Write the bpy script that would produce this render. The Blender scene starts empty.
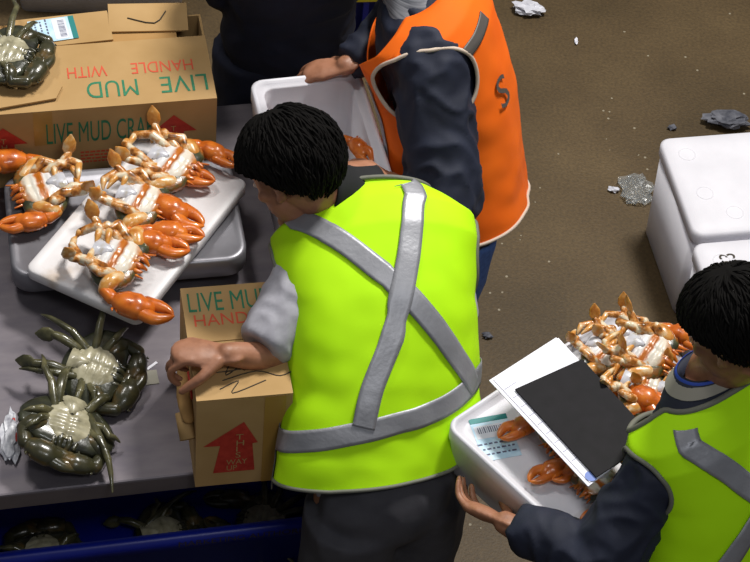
import bpy, bmesh, math, random
import numpy as np
from mathutils import Vector, Matrix, Quaternion, noise, Euler

# ------------------------------------------------------------------ camera, light, exposure
S = bpy.context.scene
COL = S.collection
random.seed(7)
FPX, PITCH, ROLL, DIST, ZT = 2200.0, math.radians(48), math.radians(6), 5.8, 0.87
cam = bpy.data.cameras.new('camera'); cam_o = bpy.data.objects.new('camera', cam); COL.objects.link(cam_o)
cam.sensor_width = 36; cam.lens = 36 * FPX / 750; cam.clip_end = 100
CAM = Vector((0, -DIST * math.cos(PITCH), ZT + DIST * math.sin(PITCH)))
CROT = Matrix.Rotation(math.pi / 2 - PITCH, 3, 'X') @ Matrix.Rotation(ROLL, 3, 'Z')
cam_o.matrix_world = Matrix.Translation(CAM) @ CROT.to_4x4()
S.camera = cam_o
w = bpy.data.worlds.new('hall_light'); S.world = w; w.use_nodes = True
w.node_tree.nodes['Background'].inputs[0].default_value = (.92, .95, 1, 1)
w.node_tree.nodes['Background'].inputs[1].default_value = .13

def area(name, loc, target, sx, sy, power, colr):
    l = bpy.data.lights.new(name, 'AREA'); l.shape = 'RECTANGLE'; l.size = sx; l.size_y = sy; l.energy = power; l.color = colr
    o = bpy.data.objects.new(name, l); COL.objects.link(o); o.location = loc
    o.rotation_euler = (Vector(target) - Vector(loc)).to_track_quat('-Z', 'Y').to_euler()
area('hall_and_fill_lamp', (1.5, 2.3, 6.4), (0, .1, .8), 1.2, .7, 440, (1, .97, .92))
area('hall_and_fill_lamp', (-2.4, 1.6, 6.6), (-.4, 0, .8), 1.2, .6, 85, (1, .97, .93))
area('hall_and_fill_lamp', (1.2, -3.6, 6.6), (.2, -.4, .8), 1.6, .8, 70, (.95, .97, 1))  # weak fill added behind the camera to lift shade, not a hall fitting
vs = S.view_settings
S.display_settings.display_device = 'sRGB'
vs.view_transform = 'Standard'; vs.look = 'None'; vs.gamma = 1; vs.use_curve_mapping = False
vs.exposure = -0.05

# ------------------------------------------------------------------ helpers
def P(px, py, z):
    """point at height z that the photograph shows at (px, py)"""
    d = CROT @ Vector(((px - 375) / FPX, -(py - 281) / FPX, -1))
    return CAM + d * ((z - CAM.z) / d.z)

def lin(h):
    h = h.lstrip('#'); c = [int(h[i:i + 2], 16) / 255 for i in (0, 2, 4)]
    return tuple(x / 12.92 if x <= .04045 else ((x + .055) / 1.055) ** 2.4 for x in c) + (1,)

def mat(name, cols, rough=.6, scale=20, detail=4, bump=0, bscale=60, metal=0, spec=.5, coat=0, stops=None, stretch=None, trans=0, sheen=0, alpha=1, vor=False, bdist=.002):
    m = bpy.data.materials.new(name); m.use_nodes = True
    nt = m.node_tree; b = nt.nodes['Principled BSDF']
    b.inputs['Roughness'].default_value = rough; b.inputs['Metallic'].default_value = metal
    b.inputs['Specular IOR Level'].default_value = spec; b.inputs['Coat Weight'].default_value = coat
    b.inputs['Transmission Weight'].default_value = trans; b.inputs['Sheen Weight'].default_value = sheen
    b.inputs['Alpha'].default_value = alpha
    if isinstance(cols, str): cols = [cols]
    tc = nt.nodes.new('ShaderNodeTexCoord'); mp = nt.nodes.new('ShaderNodeMapping')
    nt.links.new(tc.outputs['Object'], mp.inputs[0])
    if stretch: mp.inputs['Scale'].default_value = stretch
    if len(cols) == 1: b.inputs['Base Color'].default_value = lin(cols[0])
    else:
        n = nt.nodes.new('ShaderNodeTexNoise'); n.inputs['Scale'].default_value = scale; n.inputs['Detail'].default_value = detail
        r = nt.nodes.new('ShaderNodeValToRGB'); el = r.color_ramp.elements
        st = stops or [.3 + .4 * i / (len(cols) - 1) for i in range(len(cols))]
        while len(el) < len(cols): el.new(.5)
        for e, c, s in zip(el, cols, st): e.position = s; e.color = lin(c)
        nt.links.new(mp.outputs[0], n.inputs[0]); nt.links.new(n.outputs['Fac'], r.inputs[0]); nt.links.new(r.outputs[0], b.inputs['Base Color'])
    if bump:
        if vor:
            n2 = nt.nodes.new('ShaderNodeTexVoronoi'); out = n2.outputs['Distance']
        else:
            n2 = nt.nodes.new('ShaderNodeTexNoise'); n2.inputs['Detail'].default_value = 6; out = n2.outputs['Fac']
        n2.inputs['Scale'].default_value = bscale
        bp = nt.nodes.new('ShaderNodeBump'); bp.inputs['Strength'].default_value = bump; bp.inputs['Distance'].default_value = bdist
        nt.links.new(mp.outputs[0], n2.inputs[0]); nt.links.new(out, bp.inputs['Height']); nt.links.new(bp.outputs[0], b.inputs['Normal'])
    return m

class MB:
    def __init__(s): s.v = []; s.f = []; s.m = []; s.mi = 0
    def add(s, vs_, fs):
        o = len(s.v); s.v += [Vector(p) for p in vs_]; s.f += [tuple(i + o for i in f) for f in fs]; s.m += [s.mi] * len(fs); return s
    def loft(s, rings, cap0=True, cap1=True, closed=True):
        n = len(rings[0]); vs_ = [p for r in rings for p in r]; fs = []
        for k in range(len(rings) - 1):
            for i in range(n if closed else n - 1):
                j = (i + 1) % n; fs.append((k * n + i, k * n + j, (k + 1) * n + j, (k + 1) * n + i))
        if cap0: fs.append(tuple(reversed(range(n))))
        if cap1: fs.append(tuple((len(rings) - 1) * n + i for i in range(n)))
        return s.add(vs_, fs)
    def tube(s, pts, rad, n=10, sm=3, flat=1.0, up=None, round_ends=True):
        pts = [Vector(p) for p in pts]
        if isinstance(rad, (int, float)): rad = [rad] * len(pts)
        if sm > 1 and len(pts) > 2: pts, rad = smooth_path(pts, rad, sm)
        N = len(pts); rings = []
        T = [(pts[min(i + 1, N - 1)] - pts[max(i - 1, 0)]).normalized() for i in range(N)]
        u = Vector(up) if up is not None else (Vector((0, 0, 1)) if abs(T[0].z) < .9 else Vector((1, 0, 0)))
        frames = []
        for i in range(N):
            u = (u - T[i] * u.dot(T[i]))
            u = u.normalized() if u.length > 1e-6 else T[i].orthogonal().normalized()
            frames.append((T[i].cross(u).normalized(), u.copy()))
        def ring(c, r, fr):
            a, b = fr
            return [c + a * (r * math.cos(2 * math.pi * k / n)) + b * (r * flat * math.sin(2 * math.pi * k / n)) for k in range(n)]
        if round_ends:
            for a in (75, 50, 25):
                q = math.radians(a); rings.append(ring(pts[0] - T[0] * rad[0] * math.sin(q) * .9, rad[0] * math.cos(q), frames[0]))
        for i in range(N): rings.append(ring(pts[i], rad[i], frames[i]))
        if round_ends:
            for a in (25, 50, 75):
                q = math.radians(a); rings.append(ring(pts[-1] + T[-1] * rad[-1] * math.sin(q) * .9, rad[-1] * math.cos(q), frames[-1]))
        return s.loft(rings)
    def ell(s, c, r, rot=None, nu=20, nv=12):
        c = Vector(c); rings = []
        R = rot or Matrix.Identity(3)
        for j in range(1, nv):
            t = math.pi * j / nv
            rings.append([c + R @ Vector((r[0] * math.sin(t) * math.cos(2 * math.pi * i / nu), r[1] * math.sin(t) * math.sin(2 * math.pi * i / nu), -r[2] * math.cos(t))) for i in range(nu)])
        return s.loft(rings)
    def box(s, c, d, rot=None, bevel=0):
        bm = bmesh.new(); bmesh.ops.create_cube(bm, size=1)
        for v in bm.verts: v.co = Vector((v.co.x * d[0], v.co.y * d[1], v.co.z * d[2]))
        if bevel: bmesh.ops.bevel(bm, geom=bm.edges[:], offset=bevel, segments=2, affect='EDGES', profile=.5)
        R = rot or Matrix.Identity(3); c = Vector(c)
        bm.verts.index_update()
        s.add([c + R @ v.co for v in bm.verts], [tuple(v.index for v in f.verts) for f in bm.faces]); bm.free(); return s
    def rr(s, levels, n=5, cap0=True, cap1=True, cx=0, cy=0):
        """loft of rounded rectangles (hx, hy, corner radius, z)"""
        rings = []
        for hx, hy, r, z in levels:
            ring = []
            for sx, sy, a0 in ((1, 1, 0), (-1, 1, 90), (-1, -1, 180), (1, -1, 270)):
                for k in range(n):
                    a = math.radians(a0 + 90 * k / (n - 1)); ring.append((cx + sx * (hx - r) + r * math.cos(a), cy + sy * (hy - r) + r * math.sin(a), z))
            rings.append(ring)
        return s.loft(rings, cap0, cap1)
    def prism(s, pts, z0, z1):
        return s.loft([[(x, y, z0) for x, y in pts], [(x, y, z1) for x, y in pts]])
    def tf(s, M):
        s.v = [M @ p for p in s.v]; return s
    def mesh(s, name, mats, smooth=True):
        me = bpy.data.meshes.new(name); me.from_pydata([tuple(p) for p in s.v], [], s.f)
        if not isinstance(mats, (list, tuple)): mats = [mats]
        for m in mats: me.materials.append(m)
        me.polygons.foreach_set('material_index', s.m)
        bm = bmesh.new(); bm.from_mesh(me); bmesh.ops.recalc_face_normals(bm, faces=bm.faces); bm.to_mesh(me); bm.free()
        me.polygons.foreach_set('use_smooth', [smooth] * len(me.polygons)); me.update()
        return me
    def build(s, name, mats, parent=None, smooth=True, world=False):
        me = s.mesh(name, mats, smooth)
        return link(name, me, parent, world, smooth)

def link(name, me, parent=None, world=False, smooth=True):
    o = bpy.data.objects.new(name, me); COL.objects.link(o)
    if parent is not None:
        if world: me.transform(wm(parent).inverted())
        o.parent = parent
    return o

def wm(o):
    m = o.matrix_basis.copy()
    while o.parent: o = o.parent; m = o.matrix_basis @ m
    return m

def smooth_path(pts, rad, sm):
    n = len(pts); op = []; orr = []
    for i in range(n - 1):
        p0, p1, p2, p3 = pts[max(i - 1, 0)], pts[i], pts[i + 1], pts[min(i + 2, n - 1)]
        for k in range(sm):
            t = k / sm
            op.append(.5 * (2 * p1 + (p2 - p0) * t + (2 * p0 - 5 * p1 + 4 * p2 - p3) * t * t + (3 * p1 - p0 - 3 * p2 + p3) * t ** 3))
            orr.append(rad[i] * (1 - t) + rad[i + 1] * t)
    op.append(pts[-1]); orr.append(rad[-1]); return op, orr

def tag(o, label, cat, group=None, kind=None):
    o['label'] = label; o['category'] = cat
    if group: o['group'] = group
    if kind: o['kind'] = kind
    return o

def empty(name, loc=(0, 0, 0), rz=0):
    o = bpy.data.objects.new(name, None); COL.objects.link(o); o.location = loc; o.rotation_euler = (0, 0, rz); o.empty_display_size = .05
    return o

def kids(o): return [c for c in bpy.data.objects if c.parent == o]

def copy_tree(o, parent=None):
    c = o.copy(); COL.objects.link(c)
    if parent is not None: c.parent = parent
    for ch in kids(o): copy_tree(ch, c)
    return c

def remesh(mb, voxel, smooth=2):
    me = mb.mesh('tmp', [], True)
    o = bpy.data.objects.new('tmp', me); COL.objects.link(o)
    r = o.modifiers.new('r', 'REMESH'); r.mode = 'VOXEL'; r.voxel_size = voxel
    if smooth:
        sm = o.modifiers.new('s', 'SMOOTH'); sm.factor = .5; sm.iterations = smooth
    dg = bpy.context.evaluated_depsgraph_get(); ev = o.evaluated_get(dg)
    out = bpy.data.meshes.new_from_object(ev); bpy.data.objects.remove(o); bpy.data.meshes.remove(me)
    out.polygons.foreach_set('use_smooth', [True] * len(out.polygons))
    return out

def wrinkle(me, amp, sc, stretch=(1, 1, 1), ridged=True, seed=0):
    """cloth folds: move vertices along their normals by a stretched ridged noise"""
    n = len(me.vertices); co = [0.0] * (3 * n); me.vertices.foreach_get('co', co)
    no = [v.normal.copy() for v in me.vertices]
    for i in range(n):
        p = Vector(co[3 * i:3 * i + 3]); q = Vector((p.x * stretch[0], p.y * stretch[1], p.z * stretch[2])) * sc + Vector((seed, seed * 2, seed * 3))
        q += noise.noise_vector(q * .5) * .8
        a = noise.noise(q)
        d = amp * ((1 - abs(a) * 2.6) if ridged else a * 2)
        d += .3 * amp * noise.noise(q * 2.7)
        p += no[i] * d; co[3 * i:3 * i + 3] = p
    me.vertices.foreach_set('co', co); me.update()

def text(body, width, height, m, parent, M, name='printed_lettering', bold=0.0, spacing=1.0):
    cu = bpy.data.curves.new('t', 'FONT'); cu.body = body; cu.size = 1; cu.align_x = 'LEFT'; cu.offset = bold; cu.space_line = .8; cu.resolution_u = 4; cu.space_character = spacing
    o = bpy.data.objects.new('t', cu); COL.objects.link(o)
    dg = bpy.context.evaluated_depsgraph_get(); me = bpy.data.meshes.new_from_object(o.evaluated_get(dg)); bpy.data.objects.remove(o)
    xs = [v.co.x for v in me.vertices]; ys = [v.co.y for v in me.vertices]
    x0, x1, y0, y1 = min(xs), max(xs), min(ys), max(ys)
    for v in me.vertices:
        v.co = Vector(((v.co.x - (x0 + x1) / 2) / (x1 - x0) * width, (v.co.y - (y0 + y1) / 2) / (y1 - y0) * height, 0))
    me.transform(M); me.materials.clear(); me.materials.append(m); me.name = name
    return link(name, me, parent)

def axes(o, x, y):
    """matrix whose local x, y run along the given directions from point o"""
    x = Vector(x).normalized(); y = Vector(y); z = x.cross(y).normalized(); y = z.cross(x)
    m = Matrix.Identity(4)
    for i, a in enumerate((x, y, z)): m[0][i], m[1][i], m[2][i] = a
    m[0][3], m[1][3], m[2][3] = o; return m

# ------------------------------------------------------------------ materials
FOAM = mat('foam_white', ['#d2d1d8', '#dcdbe2'], .55, 9, bump=.25, bscale=260, vor=True, bdist=.001)
FOAM_DIRTY = mat('foam_stained', ['#b3a08c', '#d9d5d6', '#e2e1e3'], .5, 7, bump=.25, bscale=260, vor=True, bdist=.001, stops=[.26, .4, .7])
CARD = mat('corrugated_card', ['#a88552', '#b99664'], .8, 6, bump=.1, bscale=40)
CARD_DARK = mat('card_inner', ['#a37b46', '#b58c55'], .85, 6, bump=.2, bscale=60)
TAPE = mat('brown_tape', '#a8813f', .3)
GREEN = mat('green_ink', ['#1d6b4a', '#2b7d58'], .7, 90)
RED = mat('red_ink', ['#a8281c', '#bf3a2a'], .7, 60)
RED2 = mat('light_red_ink', ['#d0532f', '#c94a30'], .7, 60)
INKB = mat('marker_ink', '#3a3226', .7)
STEEL = mat('brushed_steel', ['#656069', '#726c72', '#7b757a'], .48, 9, metal=.55, bump=.05, bscale=60, stretch=(1, 3, 1), stops=[.25, .5, .75])
STEEL_D = mat('scale_steel', ['#77767c', '#8f8e94'], .4, 7, metal=.55, bump=.08, bscale=40)
IRON = mat('painted_frame', '#45464a', .5, metal=.5)
def shell_mat(name, cols, stops, sc=28, rough=.28): return mat(name, cols, rough, sc, 5, bump=.35, bscale=160, coat=.35, stops=stops, bdist=.0015)
SH_OR = shell_mat('orange_shell', ['#5f2a0a', '#a8521a', '#cc7020', '#dc9a48'], [.3, .42, .56, .75])
SH_CL = shell_mat('claw_shell', ['#8f3d0c', '#c8641a', '#d97a26'], [.28, .46, .7])
SH_LEG = shell_mat('leg_shell', ['#4a3818', '#9a5a20', '#c98a45', '#ddd0b4'], [.3, .41, .5, .62], 44)
SH_TIP = shell_mat('paddle_shell', ['#b5661c', '#cf954a', '#ddc9a4'], [.3, .5, .68], 36)
SH_DK = shell_mat('dark_shell', ['#2c2f1e', '#474a2c', '#8f5520', '#c06a1c'], [.34, .52, .62, .72], 18)
SH_LIVE = shell_mat('live_shell', ['#191a12', '#2c2e20', '#414330'], [.3, .5, .72], 20)
SH_LLEG = shell_mat('live_leg', ['#2c2c1c', '#4a4830', '#6d6848'], [.3, .5, .7], 24)
SH_LBEL = shell_mat('live_belly', ['#77725a', '#a39d82', '#bcb69c'], [.3, .5, .7], 30)
SH_LCLAW = shell_mat('live_claw', ['#232414', '#3c3a26', '#6a5228'], [.3, .52, .72], 22)
def band_mat(name):
    m = shell_mat(name, ['#ffffff', '#ffffff'], None); nt = m.node_tree; b = nt.nodes['Principled BSDF']
    for l in list(nt.links):
        if l.to_socket == b.inputs['Base Color']: nt.links.remove(l)
    tc = nt.nodes.new('ShaderNodeTexCoord'); sx = nt.nodes.new('ShaderNodeSeparateXYZ'); n = nt.nodes.new('ShaderNodeTexNoise'); n.inputs['Scale'].default_value = 26
    ad = nt.nodes.new('ShaderNodeMath'); ad.operation = 'MULTIPLY_ADD'; ad.inputs[1].default_value = .035
    r = nt.nodes.new('ShaderNodeValToRGB'); mr = nt.nodes.new('ShaderNodeMapRange')
    mr.inputs['From Min'].default_value = -.05; mr.inputs['From Max'].default_value = .09
    nt.links.new(tc.outputs['Object'], sx.inputs[0]); nt.links.new(tc.outputs['Object'], n.inputs[0])
    nt.links.new(n.outputs['Fac'], ad.inputs[0]); nt.links.new(sx.outputs['X'], ad.inputs[2]); nt.links.new(ad.outputs[0], mr.inputs[0]); nt.links.new(mr.outputs[0], r.inputs[0])
    el = r.color_ramp.elements
    st = [(.0, '#a8906a'), (.3, '#d9d8da'), (.40, '#d7d2cc'), (.45, '#b8681c'), (.54, '#a85c18'), (.60, '#ddd6ca'), (.74, '#dcd2c0'), (.80, '#b8702a'), (.95, '#9a4e16')]
    while len(el) < len(st): el.new(.5)
    for e, (p, c) in zip(el, st): e.position = p; e.color = lin(c)
    nt.links.new(r.outputs[0], b.inputs['Base Color']); return m
SH_BAND = band_mat('banded_belly')
SKIN = mat('skin', ['#8a5c44', '#9c6b50', '#a5735a'], .5, 30, bump=.12, bscale=220)
HAIR = mat('black_hair', ['#070606', '#0d0b09'], .85, 90, spec=.12)
EYE = mat('eye', '#d8d2cc', .2); IRIS = mat('iris', '#1b120c', .2)
LIME = mat('lime_fabric', ['#b4f205', '#c0fa10'], .75, 3, bump=.25, bscale=500, spec=.25, bdist=.001)
ORANGE = mat('orange_fabric', ['#f4660e', '#fb7414'], .75, 3, bump=.25, bscale=500, spec=.25, bdist=.001)
REFL = mat('reflective_tape', ['#8b8c92', '#9fa0a6'], .45, 14, bump=.4, bscale=90, metal=.35)
REFL_D = mat('dark_tape', '#55504c', .5)
BIND = mat('grey_binding', '#6c6d62', .7)
BINDW = mat('pale_binding', '#c9b7a6', .6)
GREY_SW = mat('grey_sweatshirt', ['#98979f', '#a8a7b0'], .9, 40, bump=.3, bscale=400, bdist=.001)
NAVY = mat('navy_cloth', ['#11172a', '#171e33'], .75, 12, bump=.3, bscale=300, bdist=.001)
NAVY_D = mat('dark_navy_cloth', ['#0c1022', '#12172c'], .85, 12, bump=.3, bscale=300, bdist=.001)
BLACKC = mat('black_cloth', ['#0d0e11', '#141519'], .85, 20)
CHAR = mat('charcoal_cloth', ['#37363c', '#434248'], .85, 16, bump=.3, bscale=300, bdist=.001)
JEANS = mat('blue_denim', ['#3f5c9a', '#5273b4'], .85, 90, bump=.3, bscale=400, bdist=.001)
STRIPE = mat('striped_collar', ['#3c3f49', '#9b9ca2'], .8, 60, stretch=(.2, .2, 4))
ROYAL = mat('royal_blue_lining', '#1c3f9c', .7)
PUTTY = mat('putty_lining', '#8e8b80', .8)
SHOE = mat('black_shoe', '#1a1a1c', .5)
PAPER = mat('paper', ['#e6e6f2', '#eeeef6'], .6, 4)
BLACKB = mat('black_board', ['#121114', '#19171b'], .7, 30, bump=.1, bscale=80, spec=.2)
LAB = mat('label_blue', ['#a9cfe6', '#bcdcee', '#d4e8f2'], .5, 30); TEAL = mat('label_teal', '#157a78', .5); LABW = mat('label_white', '#dcdfe8', .5); LABI = mat('label_print', '#5a5f7a', .6)
BLUEP = mat('blue_plastic', ['#081a86', '#0c2298'], .4, 6); YEL = mat('yellow_plastic', '#d8c62a', .5)
CLEARP = mat('clear_plastic', '#e8eef0', .15, trans=.85, alpha=.55)
CRUMP = mat('crumpled_white', ['#b9bac4', '#e0e0e8'], .5, 20); RAG = mat('dark_rag', ['#3a3c46', '#6b6c74'], .7, 30)
SEAM = mat('seam_shadowed_gap', '#5d5b58', .8)

# ------------------------------------------------------------------ floor
def floor_mat():
    m = mat('wet_concrete', ['#42341c', '#4f3f26', '#5b4a2f'], .55, 2.2, 6, bump=.45, bscale=150, spec=.35, bdist=.003)
    nt = m.node_tree; b = nt.nodes['Principled BSDF']; src = [l for l in nt.links if l.to_socket == b.inputs['Base Color']][0].from_socket
    tc = nt.nodes.new('ShaderNodeTexCoord')
    n = nt.nodes.new('ShaderNodeTexNoise'); n.inputs['Scale'].default_value = 95; n.inputs['Detail'].default_value = 3
    nt.links.new(tc.outputs['Object'], n.inputs[0])
    mx = nt.nodes.new('ShaderNodeMixRGB'); mx.blend_type = 'OVERLAY'; mx.inputs[0].default_value = .55
    nt.links.new(src, mx.inputs[1]); nt.links.new(n.outputs['Fac'], mx.inputs[2])
    v = nt.nodes.new('ShaderNodeTexVoronoi'); v.inputs['Scale'].default_value = 26; nt.links.new(tc.outputs['Object'], v.inputs[0])
    c = nt.nodes.new('ShaderNodeMath'); c.operation = 'LESS_THAN'; c.inputs[1].default_value = .11; nt.links.new(v.outputs['Distance'], c.inputs[0])
    n3 = nt.nodes.new('ShaderNodeTexNoise'); n3.inputs['Scale'].default_value = 3.1; nt.links.new(tc.outputs['Object'], n3.inputs[0])
    g = nt.nodes.new('ShaderNodeMath'); g.operation = 'GREATER_THAN'; g.inputs[1].default_value = .56; nt.links.new(n3.outputs['Fac'], g.inputs[0])
    k = nt.nodes.new('ShaderNodeMath'); k.operation = 'MULTIPLY'; nt.links.new(c.outputs[0], k.inputs[0]); nt.links.new(g.outputs[0], k.inputs[1])
    m2 = nt.nodes.new('ShaderNodeMixRGB'); m2.inputs[2].default_value = lin('#8f8672'); nt.links.new(k.outputs[0], m2.inputs[0]); nt.links.new(mx.outputs[0], m2.inputs[1])
    nt.links.new(m2.outputs[0], b.inputs['Base Color']); return m
fl = MB().box((0, .6, -.05), (9, 9, .1)).build('floor', floor_mat(), smooth=False); fl['kind'] = 'structure'

# ------------------------------------------------------------------ steel table
TY = math.radians(15.5); TO = Vector((-.837, -.813, 0)); TU = Vector((math.cos(TY), math.sin(TY), 0)); TV = Vector((-math.sin(TY), math.cos(TY), 0))
def TP(u, v, z=.87): return TO + TU * u + TV * v + Vector((0, 0, z))
UA, UB, VB = -.62, 1.105, 1.27
tb = empty('steel_table', TP((UA + UB) / 2, VB / 2, 0), TY)
tag(tb, 'long stainless steel work table holding crabs, cartons and scale', 'table')
hx, hy = (UB - UA) / 2, VB / 2
MB().box((0, 0, .87 - .03), (2 * hx, 2 * hy, .06), bevel=.006).build('tabletop', STEEL, tb, smooth=False)
for sx in (-1, 1):
    for sy in (-1, 1): MB().tube([(sx * (hx - .08), sy * (hy - .08), 0), (sx * (hx - .08), sy * (hy - .08), .81)], .022, round_ends=False).build('leg', IRON, tb)
MB().box((0, hy - .08, .2), (2 * hx - .2, .03, .03)).build('stretcher', IRON, tb, smooth=False)

# ------------------------------------------------------------------ cartons
def arrow(c, s_, m, parent, M, name='printed_arrow'):
    pts = [(-.22, -.5), (.22, -.5), (.22, .12), (.5, .12), (0, .5), (-.5, .12), (-.22, .12)]
    a = MB(); a.v = [Vector((x * s_[0], y * s_[1], 0)) for x, y in pts]; a.f = [(0, 1, 2, 6), (6, 2, 3, 4), (6, 4, 5)]; a.m = [0] * 3
    a.tf(M); o = a.build(name, m, parent, smooth=False); return o

def carton_body(r, L, W, H, th=.006, open_top=True):
    b = MB()
    b.box((0, -W / 2 + th / 2, H / 2), (L, th, H)); b.box((0, W / 2 - th / 2, H / 2), (L, th, H))
    b.box((-L / 2 + th / 2, 0, H / 2), (th, W - 2 * th, H)); b.box((L / 2 - th / 2, 0, H / 2), (th, W - 2 * th, H)); b.box((0, 0, th / 2), (L - 2 * th, W - 2 * th, th))
    return b.build('carton_body', CARD, r, smooth=False)

rr0 = random.Random(11)
# back carton
LB, WB, HB = .66, .34, .268
ang = math.radians(15); ux = Vector((math.cos(ang), math.sin(ang), 0)); vx = Vector((-math.sin(ang), math.cos(ang), 0))
c0 = P(217, 99, .87 + HB); c0.z = .87
bc = empty('carton', c0 - ux * LB / 2 + vx * WB / 2, ang)
tag(bc, 'brown crab carton with open flaps at back of table, live crab on top', 'carton')
carton_body(bc, LB, WB, HB)
MB().box((0, -WB / 2 + .122, HB + .003), (LB, .244, .005), rot=Matrix.Rotation(math.radians(1.0), 3, 'X')).build('flap', CARD, bc, smooth=False)
MB().box((-.035, .125, HB - .004), (LB - .08, .11, .005)).build('inner_flap', CARD_DARK, bc, smooth=False)
MB().box((.185, .160, HB + .009), (.215, .100, .005), rot=Matrix.Rotation(math.radians(7), 3, 'X') @ Matrix.Rotation(math.radians(-4), 3, 'Z')).build('flap', CARD, bc, smooth=False)
MB().box((-.05, .135, HB + .006), (.26, .11, .005), rot=Matrix.Rotation(math.radians(4), 3, 'X') @ Matrix.Rotation(math.radians(3), 3, 'Z')).build('flap', CARD, bc, smooth=False)
lf = MB(); lf.prism([(-.32, -.168), (-.09, -.135), (-.07, -.09), (-.13, .03), (-.32, .05)], 0, .005)
lf.tf(Matrix.Translation((0, .0, HB + .0095))); lf.build('flap', CARD, bc, smooth=False)
top = lambda x, y, z=.0068: axes((x, y, HB + z), (-1, 0, 0), (0, -1, 0))
text('LIVE', .125, .062, GREEN, bc, top(.25, -.105, .0052)); text('MUD', .135, .062, GREEN, bc, top(.06, -.105, .0052))
text('HANDLE', .165, .042, RED2, bc, top(.20, -.035, .0064)); text('WITH', .105, .042, RED2, bc, top(.0, -.035, .0064))
fr = lambda x, z, L_=0: axes((x, -WB / 2 - .0012, z), (1, 0, 0), (0, 0, 1))
text('LIVE MUD CRAB', .285, .075, GREEN, bc, fr(.02, .187))
for x in (-.235, .215):
    arrow(0, (.125, .165), RED, bc, fr(x, .140)); text('T\nH\nI\nS', .016, .085, CARD, bc, axes((x, -WB / 2 - .002, .140), (1, 0, 0), (0, 0, 1)))
    text('WAY\nUP', .045, .03, CARD, bc, axes((x, -WB / 2 - .002, .078), (1, 0, 0), (0, 0, 1)))
sp = MB()
for k in range(4):
    x = -.035
    while x < .04:
        l = rr0.uniform(.006, .014); sp.box((x + l / 2, -WB / 2 - .0008, .110 - .012 * k), (l, .0006, .006)); x += l + .003
sp.build('small_print', RED2, bc, smooth=False)
MB().box((-.13, -WB / 2 - .0006, .208), (.05, .001, .12)).build('tape_strip', TAPE, bc, smooth=False)
tw = MB().tube([(.13, .160, HB + .013), (.20, .135, HB + .0105), (.235, .175, HB + .015)], .0018, n=5).build('pen_mark', INKB, bc)
# sticker
st = empty('paper_label', (0, 0, 0)); st.parent = bc; st.name = 'address_label'
st.location = (-.075, .135, HB + .0115); st.rotation_euler = (math.radians(4), 0, math.radians(6))
def label_parts(p, w_, h_):
    MB().box((0, 0, 0), (w_, h_, .0006)).build('label_paper', LAB, p, smooth=False)
    MB().box((w_ * .44, 0, .0006), (w_ * .12, h_, .0006)).build('label_border', TEAL, p, smooth=False)
    MB().box((w_ * .16, 0, .0006), (w_ * .3, h_ * .9, .0006)).build('label_panel', LABW, p, smooth=False)
    bcd = MB(); rr_ = random.Random(3)
    for i in range(14): bcd.box((w_ * .2, -h_ * .36 + i * h_ * .055, .0011), (w_ * .14, h_ * rr_.choice((.012, .022, .03)), .0003))
    bcd.build('barcode', LABI, p, smooth=False)
    tl = MB()
    for j in range(3):
        x = -h_ * .42
        while x < h_ * .4:
            l = h_ * rr_.uniform(.05, .12); tl.box((-w_ * (.12 + .12 * j), x + l / 2, .0008), (w_ * .035, l, .0003)); x += l + h_ * .05
    tl.build('small_print', LABI, p, smooth=False)
label_parts(st, .125, .085)

# front carton
LF, WF, HF = .225, .35, .325
ang = math.radians(14); ux = Vector((math.cos(ang), math.sin(ang), 0)); vx = Vector((-math.sin(ang), math.cos(ang), 0))
c0 = P(196.5, 403, .87 + HF); c0.z = .87
fc = empty('carton', c0 + ux * LF / 2 + vx * WF / 2, ang)
tag(fc, 'brown crab carton at table edge under the hand of lime vest worker', 'carton')
carton_body(fc, LF, WF, HF)
MB().box((0, -WF / 4 - .0005, HF + .003), (LF, WF / 2 - .002, .005)).build('flap', CARD, fc, smooth=False)
MB().box((0, WF / 4 + .0005, HF + .003), (LF, WF / 2 - .002, .005)).build('flap', CARD, fc, smooth=False)
tp = lambda x, y: axes((x, y, HF + .0062), (1, 0, 0), (0, 1, 0))
text('LIVE MUD', .205, .060, GREEN, fc, tp(.003, .125)); text('HANDLE', .175, .036, RED2, fc, tp(-.003, .068))
sc = MB(); rr_ = random.Random(5)
scr = [[(-.17, -.02), (-.12, -.01), (-.14, -.06), (-.08, -.02)], [(-.15, -.075), (-.06, -.055), (0, -.075), (.05, -.055)], [(-.10, .01), (-.09, -.05), (-.05, .015), (-.06, -.04)], [(-.04, .02), (-.02, -.03), (.02, .02), (.0, -.04), (.06, -.01)], [(-.18, -.05), (-.1, -.045), (-.02, -.02), (.05, .0)], [(-.16, -.10), (-.11, -.08), (-.13, -.115), (-.04, -.085)]]
for s_ in scr: sc.tube([(x * .9 + .09, y - .045, HF + .0058) for x, y in s_], .0016, n=5, sm=5)
sc.build('marker_scribble', INKB, fc)
ff = lambda x, z: axes((x, -WF / 2 - .0012, z), (1, 0, 0), (0, 0, 1))
ar = MB(); ar.v = [Vector(p) for p in [(-.045, -.075, 0), (.05, -.075, 0), (.05, .085, 0), (-.075, .02, 0), (-.035, .02, 0)]]
arr = MB(); arr.add([(-.05, -.085, 0), (.05, -.085, 0), (.042, .02, 0), (.055, .022, 0), (.02, .105, 0), (-.075, .022, 0), (-.035, .02, 0)], [(0, 1, 2, 6), (6, 2, 3, 4), (6, 4, 5)])
arr.tf(ff(-.02, .135)); arr.build('printed_arrow', RED, fc, smooth=False)
text('T\nH\nI\nS', .02, .09, CARD, fc, axes((-.008, -WF / 2 - .002, .15), (1, 0, 0), (0, 0, 1)))
text('WAY\nUP', .05, .042, CARD, fc, axes((-.014, -WF / 2 - .002, .078), (1, 0, 0), (0, 0, 1)))
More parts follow.
